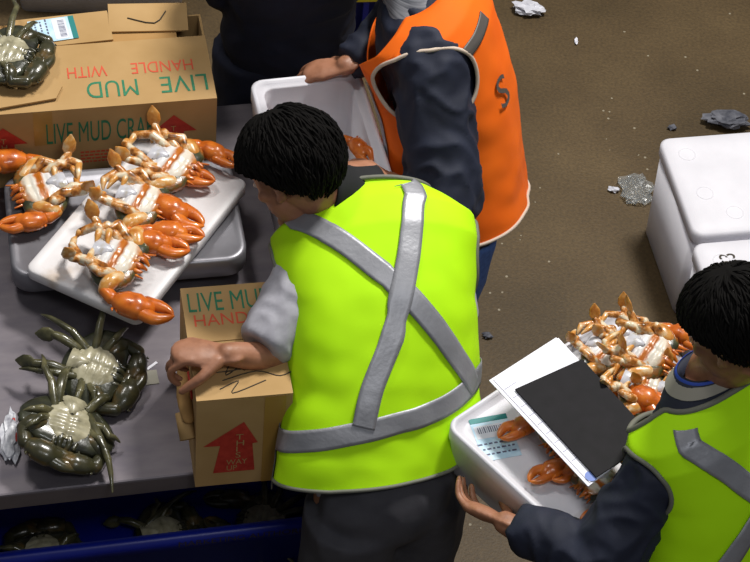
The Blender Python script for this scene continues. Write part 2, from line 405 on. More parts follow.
text('L', .02, .07, GREEN, fc, ff(.115, .20)); text('From', .05, .024, GREEN, fc, ff(.1, .05))
MB().box((.072, -WF / 2 - .0006, HF / 2), (.05, .001, HF)).build('tape_strip', TAPE, fc, smooth=False)
# torn hand-hole flap on its left side
hf = MB().tube([(-LF / 2 - .012, -.13, .215), (-LF / 2 - .018, -.08, .235), (-LF / 2 - .012, .02, .27)], [.016, .018, .01], flat=.6)
hf.build('torn_flap', CARD_DARK, fc)
MB().tube([(-LF / 2 - .014, -.155, .165), (-LF / 2 - .022, -.10, .20)], [.022, .02], n=14, round_ends=False).build('rolled_flap', CARD, fc)
MB().box((-LF / 2 - .003, -.03, .25), (.004, .16, .018), rot=Matrix.Rotation(math.radians(-12), 3, 'X')).build('printed_band', RED, fc, smooth=False)

# ------------------------------------------------------------------ scale
sa = math.radians(14.5); su = Vector((math.cos(sa), math.sin(sa), 0)); sv = Vector((-math.sin(sa), math.cos(sa), 0))
q = P(12, 278, .98); q.z = .87
SX, SY = .605, .37
scl = empty('platform_scale', q + su * SX / 2 + sv * SY / 2, sa)
tag(scl, 'grey steel platform scale with rounded pan beneath the foam tray', 'scale')
p_ = MB(); X, Y = SX / 2, SY / 2
p_.rr([(X - .012, Y - .012, .05, .038), (X, Y, .055, .05), (X, Y, .055, .104), (X - .006, Y - .006, .05, .110), (X - .016, Y - .016, .045, .110), (X - .022, Y - .022, .04, .106)], n=8)
p_.build('pan', STEEL_D, scl)
MB().box((0, 0, .028), (SX - .12, SY - .12, .024), bevel=.006).build('base', IRON, scl, smooth=False)
for sx in (-1, 1):
    for sy in (-1, 1): MB().tube([(sx * (X - .1), sy * (Y - .1), .0), (sx * (X - .1), sy * (Y - .1), .02)], .018, round_ends=False).build('foot', IRON, scl)
SCZ = .87 + .107

# foam tray (upturned lid)
A, B, C_ = P(28, 268, 1.02), P(140, 318, 1.02), P(245, 180, 1.02)
lc = (A + C_) / 2; la = math.atan2((B - A).y, (B - A).x)
lid = empty('foam_tray', (lc.x, lc.y, SCZ + .004), la)
tag(lid, 'white foam lid holding three cooked crabs on the scale', 'foam lid')
HX, HY = (B - A).length / 2 + .004, (C_ - B).length / 2 + .004
MB().rr([(HX - .006, HY - .006, .02, 0), (HX, HY, .024, .006), (HX, HY, .024, .032), (HX - .004, HY - .004, .022, .036), (HX - .02, HY - .02, .02, .036), (HX - .024, HY - .024, .02, .033)], n=6).build('foam_tray', FOAM_DIRTY, lid)
for o in kids(lid): o.name = 'lid_slab'
LIDZ = SCZ + .004 + .034

# ------------------------------------------------------------------ crabs (belly up)
def crab_outline(t, hx_=.066, hy_=.098):
    c, s_ = math.cos(t), math.sin(t)
    if c >= 0:
        x = hx_ * abs(c) ** .75; y = hy_ * s_
        if .45 < abs(s_) < .995:
            k = (abs(t) * 9 / 1.35) % 1; f = 1 + .055 * (1 - k); x *= f; y *= f
    else:
        x = -.066 * abs(c) ** .85; y = hy_ * s_ * (1 - .28 * abs(c))
    return x, y

# walking-leg spread of the live crabs: angle from the front, length
LIVE = {(1, 1, 0): (62, .55), (1, 1, 1): (100, 1.25), (1, 1, 2): (150, 1.0), (1, 1, 3): (172, .8), (1, -1, 0): (50, .5), (1, -1, 1): (80, .7), (1, -1, 2): (165, .9), (1, -1, 3): (176, .8),
        (2, 1, 0): (40, .5), (2, 1, 1): (75, .6), (2, 1, 2): (28, 1.35), (2, 1, 3): (150, .75), (2, -1, 0): (40, .45), (2, -1, 1): (60, .5), (2, -1, 2): (158, 1.1), (2, -1, 3): (172, .8)}
def make_crab(kind, variant):
    rnd = random.Random(variant * 13 + 1)
    live = kind == 'live'
    r = empty('mud_crab')
    shell, belly, legm, tipm, clawm, armm = (SH_LIVE, SH_LBEL, SH_LLEG, SH_LLEG, SH_LCLAW, SH_LCLAW) if live else (SH_DK, SH_BAND, SH_LEG, SH_TIP, SH_CL, SH_TIP)
    b = MB(); N = 72; rings = []; KX = 1.14 if live else 1.0
    ts = [2 * math.pi * i / N - math.pi for i in range(N)]
    for j in range(1, 8):
        q_ = math.pi / 2 * j / 7; rings.append([(KX * crab_outline(t)[0] * math.sin(q_), KX * crab_outline(t)[1] * math.sin(q_), .036 - .036 * math.cos(q_)) for t in ts])
    for j in range(1, 7):
        q_ = math.pi / 2 * j / 7; rings.append([(KX * crab_outline(t)[0] * math.cos(q_), KX * crab_outline(t)[1] * math.cos(q_), .037 + .018 * math.sin(q_) ** .8) for t in ts])
    b.loft(rings).build('carapace', shell, r)
    # sternum: two rows of ridged plates
    s_ = MB(); nx, ny = 30, 22; vs_ = []
    for i in range(nx + 1):
        x = -.05 + .108 * i / nx; hw = .062 * math.sin(math.pi * min(1, (i + 2.2) / (nx + 4))) ** .55
        for j in range(ny + 1):
            y = -hw + 2 * hw * j / ny; e = 1 - (2 * j / ny - 1) ** 2
            rid = abs(math.sin((x + .05) / .108 * math.pi * 5.5 + abs(y) * 9))
            vs_.append((x, y, .046 + .014 * e ** .6 * math.sin(math.pi * min(1, (i + 1) / (nx + 2))) ** .4 + .004 * rid * e - .003 * math.exp(-(y / .006) ** 2)))
    fs = [(i * (ny + 1) + j, (i + 1) * (ny + 1) + j, (i + 1) * (ny + 1) + j + 1, i * (ny + 1) + j + 1) for i in range(nx) for j in range(ny)]
    s_.add(vs_, fs).build('sternum', belly, r)
    # abdomen flap
    a = MB(); rings = []
    for i in range(13):
        t = i / 12; x = -.058 + .048 * t; hw = (.026 * (1 - t) ** .7 + .005) * (1 + .07 * (1 if i % 2 else -1)); z = .060 + .004 * math.sin(math.pi * t)
        rings.append([(x, -hw, z - .006), (x, -hw * .7, z + .002), (x, 0, z + .005), (x, hw * .7, z + .002), (x, hw, z - .006)])
    a.loft(rings, closed=False, cap0=False, cap1=False).build('abdomen', belly if live else SH_AB, r)
    # mouthparts
    m_ = MB()
    for sy in (-1, 1):
        m_.tube([(.052, .010 * sy, .050), (.066, .011 * sy, .047), (.078, .007 * sy, .036)], [.009, .008, .004], n=8, flat=.7)
        m_.tube([(.058, .026 * sy, .044), (.072, .024 * sy, .042)], [.007, .004], n=8)
        m_.tube([(.060, .034 * sy, .038), (.082, .040 * sy, .040)], [.004, .002], n=6)
    m_.build('mouthparts', armm if live else SH_OR, r)
    # claws
    for sy in (-1, 1):
        spread = rnd.uniform(-.3, .3) if not live else .0
        big = 1.12 if sy == -1 else .95
        sh = Vector((.030, .056 * sy, .040))
        ex = {0: .012, 1: .0, 2: -.012, 4: -.022}.get(variant, 0)
        if live and variant in (1, 2): el = Vector((.050, .092 * sy, .030)); ca = Vector((.086, .082 * sy, .030)); dr = Vector((.15, -1.0 * sy, .0)).normalized(); big *= .85
        elif live: el = Vector((.036, .080 * sy, .034)); ca = Vector((.054, .066 * sy, .036)); dr = Vector((.96, -.26 * sy, .05)).normalized(); big *= .9
        elif variant in (2, 4) and sy == 1: el = Vector((ex + .012, .080, .036)); ca = Vector((ex + .036, .090, .034)); dr = Vector((.99, -.10, .0)).normalized(); big *= .92
        else: el = Vector((ex, .102 * sy, .034)); ca = Vector((ex + .024, .116 * sy, .032)); dr = Vector((.95, (.12 + .6 * spread) * sy, .0)).normalized()
        arm = MB().tube([sh, sh * .45 + el * .55 + Vector((-.004, 0, .007)), el], [.018, .022, .017], n=12, flat=.85)
        arm.build('claw_arm', armm, r)
        cl = MB(); side = Vector((-dr.y, dr.x, 0)) * sy
        cl.tube([el, ca], [.015, .017], n=10, sm=1)
        p0 = ca; L = .076 * big
        cl.tube([p0 + dr * .006, p0 + dr * L * .4 + side * .004, p0 + dr * L * .8 + side * .004, p0 + dr * L * 1.02], [.016, .029 * big, .031 * big, .022 * big], n=16, flat=.85)
        for q_ in range(6):
            cl.tube([p0 + dr * L * (.15 + .14 * q_) + side * .027 * big, p0 + dr * L * (.19 + .14 * q_) + side * .034 * big], [.004, .001], n=6, round_ends=False)
        k = p0 + dr * L * .95
        co_ = cl.build('claw', clawm, r)
        fg = MB(); gp = .0 if live else 1
        fg.tube([k + side * .014 * big, k + dr * .030 * big + side * (.018 + .004 * gp) * big, k + dr * .055 * big + side * .010 * big, k + dr * .066 * big + side * .000], [.018 * big, .015 * big, .010 * big, .003], n=12, flat=.85)
        for q_ in range(4): fg.ell(k + dr * (.02 + .010 * q_) * big + side * .008 * big, (.004, .004, .004), nu=8, nv=6)
        fg.build('movable_finger', clawm, co_)
        f2 = MB().tube([k - side * .012 * big, k + dr * .030 * big - side * .014 * big, k + dr * .052 * big - side * .010 * big, k + dr * .063 * big - side * .003 * big], [.017 * big, .014 * big, .009 * big, .003], n=12, flat=.85)
        for q_ in range(4): f2.ell(k + dr * (.02 + .010 * q_) * big - side * .006 * big, (.004, .004, .004), nu=8, nv=6)
        f2.build('fixed_finger', clawm, co_)
    # legs
    for sy in (-1, 1):
        for i in range(4):
            bx_ = [.012, -.010, -.030, -.046][i]; base = Vector((bx_, (.052 - .006 * i) * sy, .046))
            j = lambda s2=.012: Vector((rnd.uniform(-s2, s2), rnd.uniform(-s2, s2), rnd.uniform(0, s2)))
            if live:
                sp_ = LIVE.get((variant, sy, i), ([75, 100, 130, 158][i], 1.0)); aa = math.radians(sp_[0]); ll = sp_[1]; d = Vector((math.cos(aa), math.sin(aa) * sy, 0))
                p1 = base + d * .052 * ll + Vector((0, 0, .014)); p2 = p1 + d * .042 * ll + Vector((0, 0, -.010)) + j(.01); p3 = p2 + (d + Vector((-.5, -.3 * sy, 0)) * rnd.uniform(.2, 1)).normalized() * .05 * ll + Vector((0, 0, -.02 * ll))
                rd = [.011, .0095, .008, .006, .002]
            else:
                p1 = base + Vector((-.030 - .008 * i, (.020 - .008 * i) * sy, .012)) + j(); p2 = base + Vector((-.058 - .010 * i, (.012 - .010 * i) * sy, .004)) + j(.016)
                p3 = p2 + Vector((-.012 + .03 * rnd.random(), (-.035 + rnd.uniform(-.02, .03)) * sy, -.006)); rd = [.012, .0125, .0105, .0085, .003]
            if i == 3:
                if not live:
                    p1 = base + Vector((-.022, .020 * sy, .016)); p2 = base + Vector((-.040, (.034 if variant != 1 else .026) * sy, .026)); p3 = p2 + Vector((-.022 * rnd.random(), .012 * sy, .036))
                lg = MB().tube([base, p1, p2], [.011, .012, .010], n=10)
                o = lg.build('swimming_leg', legm, r)
                d = (p3 - p2).normalized()
                MB().tube([p2, p2 + d * .014, p2 + d * .032, p2 + d * .050], [.009, .0175, .0165, .004], n=12, flat=.3, up=Vector((-.1, .6, .75)) if variant == 4 else Vector((.15, -.6, .75))).build('paddle', tipm, o)
            else:
                mid = p2 * .55 + p3 * .45 + Vector((0, 0, .004))
                lg = MB().tube([base, p1], [rd[0], rd[1]], n=10).tube([p1, p2], [rd[1] * .93, rd[2]], n=10)
                o = lg.build('walking_leg', legm, r)
                MB().tube([p2, mid, p3], [rd[2] * .92, rd[3], rd[4]], n=10).build('leg_tip', tipm if not live else legm, o)
    return r
SH_AB = shell_mat('abdomen_shell', ['#a8a08c', '#bdbdc4', '#c9cad2'], [.34, .48, .7], 34)

PROTO = {}
def crab(kind, variant, loc, yaw, label, group, tilt=(0, 0), scale=1.0):
    if (kind, variant) not in PROTO:
        o = make_crab(kind, variant); PROTO[(kind, variant)] = o
    else: o = copy_tree(PROTO[(kind, variant)])
    o.rotation_mode = 'XYZ'; o.location = loc; o.rotation_euler = (tilt[0], tilt[1], yaw); o.scale = (scale,) * 3
    return tag(o, label, 'crab', group)

def yaw_px(x0, y0, x1, y1, z):
    d = P(x1, y1, z) - P(x0, y0, z); return math.atan2(d.y, d.x)
def crab_at(kind, variant, px, py, fx, fy, zb, label, group, tilt=(0, 0), scale=1.0):
    """body centre seen at (px, py), its front pointing towards (fx, fy), resting at height zb"""
    p = P(px, py, zb + .04); p.z = zb
    return crab(kind, variant, p, yaw_px(px, py, fx, fy, zb), label, group, tilt, scale)
GS = 'cooked crabs at the scale'
crab_at('cooked', 0, 117, 258, 170, 274, LIDZ, 'cooked orange crab nearest the low corner of the foam tray', GS, scale=1.06)
crab_at('cooked', 1, 140, 200, 190, 214, LIDZ, 'middle cooked crab of the three lying on foam tray', GS, scale=1.0)
crab_at('cooked', 2, 172, 164, 218, 182, LIDZ, 'cooked orange crab at far end of foam tray beside back carton', GS, scale=1.06)
crab_at('cooked', 4, 43, 190, -9, 202, SCZ, 'cooked orange crab lying directly on the grey scale pan', GS, scale=1.06)
GL = 'live green mud crabs'
crab_at('live', 1, 92, 366, 140, 378, .885, 'live olive mud crab on steel table nearest the scale', GL, (.15, .1), scale=1.05)
crab_at('live', 2, 62, 424, 50, 480, .89, 'live olive mud crab on steel table nearest the front edge', GL, (-.35, -.1), scale=1.1)
crab_at('live', 1, 6, 52, 60, 64, .87 + HB + .016, 'live olive mud crab perched on top of the back carton', GL, scale=1.0)

# wrapper and scraps on the table
def crumple(name, c, r, m, seed, label, cat, flat=.5, sub=3):
    bm = bmesh.new(); bmesh.ops.create_icosphere(bm, subdivisions=sub, radius=1)
    zmin = 9
    for v in bm.verts:
        n = noise.noise(v.co * 2.1 + Vector((seed, 0, 0))) * .55 + noise.noise(v.co * 5 + Vector((0, seed, 0))) * .3
        v.co *= 1 + n; v.co = Vector((v.co.x * r[0], v.co.y * r[1], v.co.z * r[2]))
    zmin = min(v.co.z for v in bm.verts)
    for v in bm.verts: v.co.z -= zmin
    me = bpy.data.meshes.new(name); bm.to_mesh(me); bm.free(); me.materials.append(m)
    o = link(name, me); o.location = c; return tag(o, label, cat)
wz = .8705
o = crumple('plastic_wrapper', P(11, 440, wz), (.022, .07, .012), mat('wrapper', ['#a9aab4', '#d6d7dd', '#8c8c96'], .25, 30), 4.2, 'crumpled clear and red plastic wrapper on table corner', 'wrapper'); o.rotation_euler[2] = .15
MB().tube([P(14, 424, wz) + Vector((0, 0, .02)), P(17, 446, wz) + Vector((0, 0, .022))], .004, n=6, flat=.5).build('red_print', RED, o, world=True)
o = MB().box((0, 0, .0008), (.05, .045, .0016)).build('paper_tag', mat('tag_paper', ['#8f8c80', '#a6a294'], .6), smooth=False); o.location = P(148, 378, wz); o.rotation_euler[2] = .3
tag(o, 'small soggy paper tag on table beside live crab claws', 'tag')
MB().box((-.012, .016, .0018), (.018, .012, .0008)).build('red_print', RED, o, smooth=False)
o = MB().box((0, 0, .001), (.034, .007, .002)).build('white_chip', PAPER, smooth=False); o.location = P(152, 366, wz); o.rotation_euler[2] = .9; tag(o, 'small white chip of foam lying on table near carton', 'foam chip')

# ------------------------------------------------------------------ foam boxes
def foam_box(name, L, W, H, t, m=FOAM, depth=None, root=None):
    r = root or empty(name); X, Y = L / 2, W / 2; d = depth if depth is not None else H - t
    b = MB()
    b.rr([(X - .022, Y - .022, .03, 0), (X - .016, Y - .016, .034, .008), (X - .002, Y - .002, .036, H - .045), (X, Y, .036, H - .04), (X, Y, .036, H - .004), (X - .004, Y - .004, .033, H),
          (X - t * .45, Y - t * .45, .03, H), (X - t * .5, Y - t * .5, .03, H - .008), (X - t, Y - t, .03, H - .008), (X - t - .002, Y - t - .002, .03, H - .014), (X - t - .008, Y - t - .008, .03, H - d)], n=7)
    b.build('box_body', m, r); return r
# box held by the worker in orange
a_, b_ = P(249, 79, 1.13), P(288, 224, 1.13)
fa = math.atan2((a_ - b_).y, (a_ - b_).x) - math.pi / 2
fu = Vector((math.cos(fa), math.sin(fa), 0)); fv = Vector((-math.sin(fa), math.cos(fa), 0))
OBW, OBL, OBH = .305, .60, .255
oc = a_ + fu * OBW / 2 - fv * OBL / 2
ob = foam_box('foam_box', OBW, OBL, OBH, .03); ob.location = (oc.x, oc.y, .871); ob.rotation_euler[2] = fa
tag(ob, 'open white foam box gripped by worker in orange vest', 'foam box')
GO = 'cooked crabs inside the open foam box'
zb = .871 + .035
q_ = P(350, 150, zb + .14) - oc; p = oc + fu * .025 + fv * q_.dot(fv); crab('cooked', 1, (p.x, p.y, zb + .10), fa - math.pi / 2 + .2, 'cooked crab topmost in the open foam box behind dark-haired head', GO, (.75, 0), .8)
p = oc + fu * .0 + fv * .14; crab('cooked', 2, (p.x, p.y, zb), fa + math.pi, 'cooked crab at bottom of open foam box held by orange-vest worker', GO, (0, 0), .74)
p = oc - fv * .16; crab('cooked', 1, (p.x, p.y, zb), fa, 'cooked crab in the open foam box below the lime vest worker face', GO, (0, 0), .74)

# stacked boxes on the floor at right
def lidded_box(loc, yaw, L, W, H, label):
    r = empty('foam_box', loc, yaw); X, Y = L / 2, W / 2
    MB().rr([(X - .02, Y - .02, .03, 0), (X - .012, Y - .012, .034, .008), (X - .004, Y - .004, .034, H - .05)], n=6).build('box_body', FOAM, r)
    b = MB().rr([(X, Y, .036, H - .047), (X + .002, Y + .002, .036, H - .043), (X + .002, Y + .002, .036, H - .008), (X - .006, Y - .006, .034, H), (X - .05, Y - .05, .03, H)], n=6)
    ld = b.build('lid', FOAM, r)
    for (x, y) in ((-X + .07, Y - .08), (-X + .08, -.04), (-X + .15, -.13), (.05, .1), (.12, -.1), (X - .1, Y - .1)):
        n = 20; R_ = .026; rg = MB()
        rg.loft([[(x + rr2 * math.cos(6.283 * k / n), y + rr2 * math.sin(6.283 * k / n), H + zz) for k in range(n)] for rr2, zz in ((R_ + .003, -.0008), (R_ + .001, .0016), (R_ - .001, .0016), (R_ - .003, -.0008))], False, False)
        rg.build('moulded_ring', FOAM, ld)
    return tag(r, label, 'foam box')
w1 = math.radians(14.5); u1 = Vector((math.cos(w1), math.sin(w1), 0)); v1 = Vector((-math.sin(w1), math.cos(w1), 0))
q = P(659, 138, .4); q.z = 0
L1, W1 = .62, .42
lidded_box(q + u1 * L1 / 2 - v1 * W1 / 2, w1, L1, W1, .40, 'large lidded white foam box on floor behind the dark-haired carrier')
q2 = P(690, 237, .41) - v1 * .025; q2.z = 0
b2 = lidded_box(q2 + u1 * .58 / 2 - v1 * .40 / 2, w1, .58, .40, .41, 'second lidded white foam box, partly hidden by carrier head')
MB().box((-.265, .03, .4125), (.025, .10, .002)).build('brown_tape', CARD, b2, smooth=False)
text('23', .05, .05, INKB, b2, axes((-.2, .12, .4112), (0, 1, 0), (-1, 0, 0)), 'pen_mark')
# pale box and crate beyond the table
q3 = P(105, 9, 0)
r3 = empty('foam_box', q3 + Vector((-.03, .17, 0)), .1)
MB().rr([(.28, .20, .03, 0), (.30, .22, .03, .3), (.28, .2, .03, .3)], n=6).build('box_body', FOAM, r3)
tag(r3, 'pale foam box on the floor at the top edge beyond back carton', 'foam box')
q4 = P(380, 52, .0)
cr = empty('fish_crate', q4 + Vector((.0, .22, 0)), .2); tag(cr, 'blue and yellow plastic crate on floor between navy and orange workers', 'crate')
k = MB(); k.rr([(.22, .15, .02, 0), (.24, .17, .02, .28), (.255, .185, .02, .28), (.255, .185, .02, .30), (.225, .155, .02, .30), (.21, .14, .02, .02)], n=4); k.build('crate_body', BLUEP, cr)
MB().box((.0, -.192, .24), (.42, .012, .05), bevel=.003).build('rim_band', YEL, cr, smooth=False)
for i in range(5): MB().box((-.2 + .1 * i, -.168, .12), (.02, .02, .2)).build('rib', BLUEP, cr, smooth=False)

# blue bin on the table's lower shelf with dark crabs
MB().box((0, 0, .20), (2 * hx - .12, 2 * hy - .12, .02)).build('lower_shelf', IRON, tb, smooth=False)
bb = empty('blue_bin', TP(.42, .42, .2105), TY); tag(bb, 'deep blue plastic bin of dark crabs beneath the steel table', 'bin')
k = MB(); k.rr([(.47, .29, .03, 0), (.50, .32, .03, .24), (.525, .345, .03, .24), (.525, .345, .03, .285), (.50, .32, .03, .285), (.48, .30, .03, .24), (.455, .275, .03, .012)], n=5); k.build('bin_body', BLUEP, bb)
text('MARKETING AUTHORITY', .36, .022, INKB, bb, axes((.2, -.3462, .262), (1, 0, 0), (0, 0, 1)), 'printed_lettering')
GB = 'dark crabs in the blue bin'
for i, (u_, v_, yw, lb) in enumerate([(.10, .24, 1.9, 'dark crab in the blue bin under the table, nearest table corner'), (.42, .26, .4, 'dark crab in middle of the blue bin under the table'), (.70, .26, 3.0, 'dark crab in the blue bin beneath the front carton')]):
    p = TP(u_, v_, .225); crab('live', 1 + i % 3, p, yw, lb, GB, (0, 0), .95)

# ------------------------------------------------------------------ people
class Torso:
    """spine from hips to neck base with elliptical sections; phi 0 = back, 90 = the person's right, 180 = front"""
    KEYS = [(0, .165, .115), (.15, .180, .125), (.35, .165, .120), (.6, .185, .128), (.8, .205, .122), (.9, .195, .098), (.96, .145, .078), (1, .085, .062)]
    def __init__(s, hip, mid, neck, lat0, lat1, keys=None, droop=.04, fb=1.0):
        s.fb = fb
        s.pts = [Vector(hip) + (Vector(hip) - Vector(mid)) * .5, Vector(hip), Vector(mid), Vector(neck), Vector(neck) + (Vector(neck) - Vector(mid)) * .5]
        s.l0 = Vector(lat0).normalized(); s.l1 = Vector(lat1).normalized(); s.k = np.array(keys or s.KEYS); s.droop = droop
    def c(s, v):
        p = s.pts; t = v * 2; i = 1 if t < 1 else 2; t -= (i - 1)
        p0, p1, p2, p3 = p[i - 1], p[i], p[i + 1], p[i + 2]
        return .5 * (2 * p1 + (p2 - p0) * t + (2 * p0 - 5 * p1 + 4 * p2 - p3) * t * t + (3 * p1 - p0 - 3 * p2 + p3) * t ** 3)
    def frame(s, v):
        T = (s.c(min(v + .01, 1.2)) - s.c(v - .01)).normalized(); L = s.l0.lerp(s.l1, min(max(v, 0), 1)); L = (L - T * L.dot(T)).normalized(); return L, T.cross(L).normalized() * 1, T
    def prof(s, v):
        k = s.k
        vv = [v - .04, v, v + .04]
        return float(np.mean(np.interp(vv, k[:, 0], k[:, 1]))), float(np.mean(np.interp(vv, k[:, 0], k[:, 2])))
    def S(s, phi, v, off=0.0, keys=None):
        L, F, T = s.frame(v); a, b = s.prof(v) if keys is None else (float(np.interp(v, keys[:, 0], keys[:, 1])), float(np.interp(v, keys[:, 0], keys[:, 2])))
        q = math.radians(phi); sp = lambda x: math.copysign(abs(x) ** .88, x)
        x, y = (a + off) * sp(math.sin(q)), (b + off) * sp(math.cos(q))
        if y < 0: y *= s.fb + (1 - s.fb) * max(0, min(1, (v - .45) / .3))
        return s.c(v) + L * x - F * y - T * (s.droop * (x / .2) ** 2 * max(0, (v - .5) * 2) * (1 if v < .97 else 1))

def torso_mb(mb, t, off, v0=0, v1=1.0, n=36, m=26):
    mb.loft([[t.S(360 * i / n, v0 + (v1 - v0) * k / m, off) for i in range(n)] for k in range(m + 1)]); return mb

def hand_mb(mb, wrist, d, nrm, side, curl=.5, spread=1.0, scale=1.0, thumb_out=.7):
    """palm, four fingers and a thumb; nrm = the way the palm faces; side = +1 when the thumb lies along +(d x nrm)"""
    d = Vector(d).normalized(); nrm = Vector(nrm); nrm = (nrm - d * nrm.dot(d)).normalized(); wd = d.cross(nrm).normalized() * side
    k = scale; R = Matrix((wd, d, nrm)).transposed()
    wr = Vector(wrist)
    mb.tube([wr - d * .02, wr + d * .02 * k, wr + d * .055 * k, wr + d * .085 * k], [.026 * k, .032 * k, .041 * k, .039 * k], n=16, flat=.42, up=nrm)
    lens = [(.042, .026, .021), (.047, .029, .022), (.043, .027, .021), (.033, .021, .019)]
    for i in range(4):
        o = wr + d * (.088 - .004 * abs(i - 1.2)) * k + wd * (.030 - .0205 * i) * k + nrm * -.002
        ang = curl * (.9 + .08 * i); dd = d + wd * (.10 - .07 * i) * spread; dd.normalize()
        pts = [o - dd * .02 * k]; rr = [.0095 * k]; p = o; a = 0
        pts.append(p); rr.append(.0098 * k)
        for j, l in enumerate(lens[i]):
            a += ang * (.75, 1.0, .7)[j]; q = dd * math.cos(a) + nrm * math.sin(a); p = p + q * l * k; pts.append(p); rr.append((.0088, .0082, .0066)[j] * k * (1 if i < 3 else .88))
        mb.tube(pts, rr, n=10, sm=3)
    o = wr + d * .022 * k + wd * .026 * k + nrm * .006
    d1 = (d * .65 + wd * thumb_out + nrm * .35).normalized(); d2 = (d * .9 + wd * .25 + nrm * (.3 + curl * .4)).normalized()
    mb.tube([o - d1 * .008, o + d1 * .042 * k, o + d1 * .042 * k + d2 * .032 * k, o + d1 * .042 * k + d2 * .055 * k], [.0165 * k, .0125 * k, .0108 * k, .008 * k], n=12)

def head_frame(fwd, up):
    f = Vector(fwd).normalized(); u = Vector(up); u = (u - f * u.dot(f)).normalized(); r = f.cross(u).normalized(); return Matrix((r, f, u)).transposed()

def head_mb(mb, c, R, k=1.0):
    c = Vector(c); W = lambda x, y, z: c + R @ (Vector((x, y, z)) * k)
    E = lambda p, r, rot=None: mb.ell(W(*p), [q * k for q in r], R @ (rot or Matrix.Identity(3)), 24, 16)
    E((0, -.014, .038), (.076, .096, .084)); E((0, .030, -.030), (.062, .064, .085)); E((0, .068, -.096), (.027, .024, .021))
    E((0, .074, .030), (.052, .022, .013)); E((0, .040, .010), (.066, .055, .06))
    for sx in (-1, 1):
        E((.042 * sx, .062, -.020), (.024, .022, .018)); E((.078 * sx, -.008, -.012), (.008, .020, .032), Matrix.Rotation(.35 * sx, 3, 'Z')); E((.083 * sx, -.012, .002), (.006, .018, .020), Matrix.Rotation(.5 * sx, 3, 'Z'))
        E((.076 * sx, .002, -.036), (.006, .010, .011)); E((.013 * sx, .098, -.030), (.009, .010, .008))
    mb.tube([W(0, .088, .018), W(0, .102, -.008), W(0, .109, -.026)], [.009 * k, .011 * k, .012 * k], n=10)
    E((0, .090, -.056), (.024, .010, .0065)); E((0, .088, -.068), (.020, .010, .0065))

def hair_build(parent, c, R, seed, k=1.0, thick=.022, n=900, name='hair', fringe=.42):
    rnd = random.Random(seed); c = Vector(c); mb = MB(); base = Vector((0, -.014, .038)); rad = Vector((.078, .098, .087))
    def limit(az):  # lowest allowed elevation (unit z) by azimuth; az 0 = front
        a = abs(az)
        return np.interp(a, [0, .6, 1.0, 1.45, 1.75, 2.3, 3.15], [fringe, fringe - .02, .22, .0, -.34, -.70, -.82])
    # cap
    rings = []; NU, NV = 64, 26
    for j in range(NV + 1):
        ring = []
        for i in range(NU):
            az = 2 * math.pi * i / NU - math.pi; zl = float(limit(az)); z = 1 - (1 - zl) * (j / NV) ** 1.0; z = min(z, .9995)
            s_ = math.sqrt(1 - z * z); dv = Vector((math.sin(az) * s_, math.cos(az) * s_, z)); e = (1 - (j / NV) ** 4) * .85
            f = thick * (e + .1) * (1 + .35 * noise.noise(dv * 3 + Vector((seed, 0, 0))))
            p = Vector((dv.x * (rad.x + f), dv.y * (rad.y + f), dv.z * (rad.z + f)))
            ring.append(c + R @ ((base + p) * k))
        rings.append(ring)
    mb.loft(rings, True, False)
    for q in range(n):
        az = rnd.uniform(-math.pi, math.pi); zl = float(limit(az)); z = rnd.uniform(zl + .02, .99)
        pts = []; rr = []; lift = thick * rnd.uniform(.8, 1.12); ln = rnd.uniform(.35, .75); wv = rnd.uniform(-.2, .2)
        for m in range(5):
            t = m / 4; el = math.acos(min(1, max(-1, z))) + ln * t; azz = az + wv * t
            zz = math.cos(el); zz = max(zz, float(limit(azz)) - .12)
            s_ = math.sqrt(max(0, 1 - zz * zz)); dv = Vector((math.sin(azz) * s_, math.cos(azz) * s_, zz)); f = lift * (.75 + .35 * math.sin(math.pi * min(1, t * .9 + .1)))
            pts.append(c + R @ ((base + Vector((dv.x * (rad.x + f), dv.y * (rad.y + f), dv.z * (rad.z + f)))) * k)); rr.append((.0022, .0026, .0023, .0016, .0006)[m] * k)
        mb.tube(pts, rr, n=5, sm=1, flat=.6)
    return mb.build(name, HAIR, parent, world=True)

def eyes_build(parent, c, R, k=1.0):
    for sx in (-1, 1):
        p = Vector(c) + R @ (Vector((.031 * sx, .083, .010)) * k)
        e = MB().ell(p, (.0125 * k, .0125 * k, .008 * k), R, 14, 10).build('eye', EYE, parent, world=True)
        MB().ell(p + R @ Vector((0, .009 * k, 0)), (.006 * k, .005 * k, .006 * k), R, 10, 8).build('iris', IRIS, e, world=True) if False else None
        m = MB().ell(p + R @ Vector((0, .0095 * k, 0)), (.0062 * k, .0045 * k, .0062 * k), R, 12, 8)
        m.build('iris', IRIS, e, world=True)
        b = [Vector(c) + R @ (Vector((x * sx, y, z)) * k) for x, y, z in ((.014, .098, .028), (.032, .094, .034), (.050, .080, .028))]
        MB().tube(b, [.003 * k, .0038 * k, .002 * k], n=6, flat=.6).build('eyebrow', HAIR, parent, world=True)

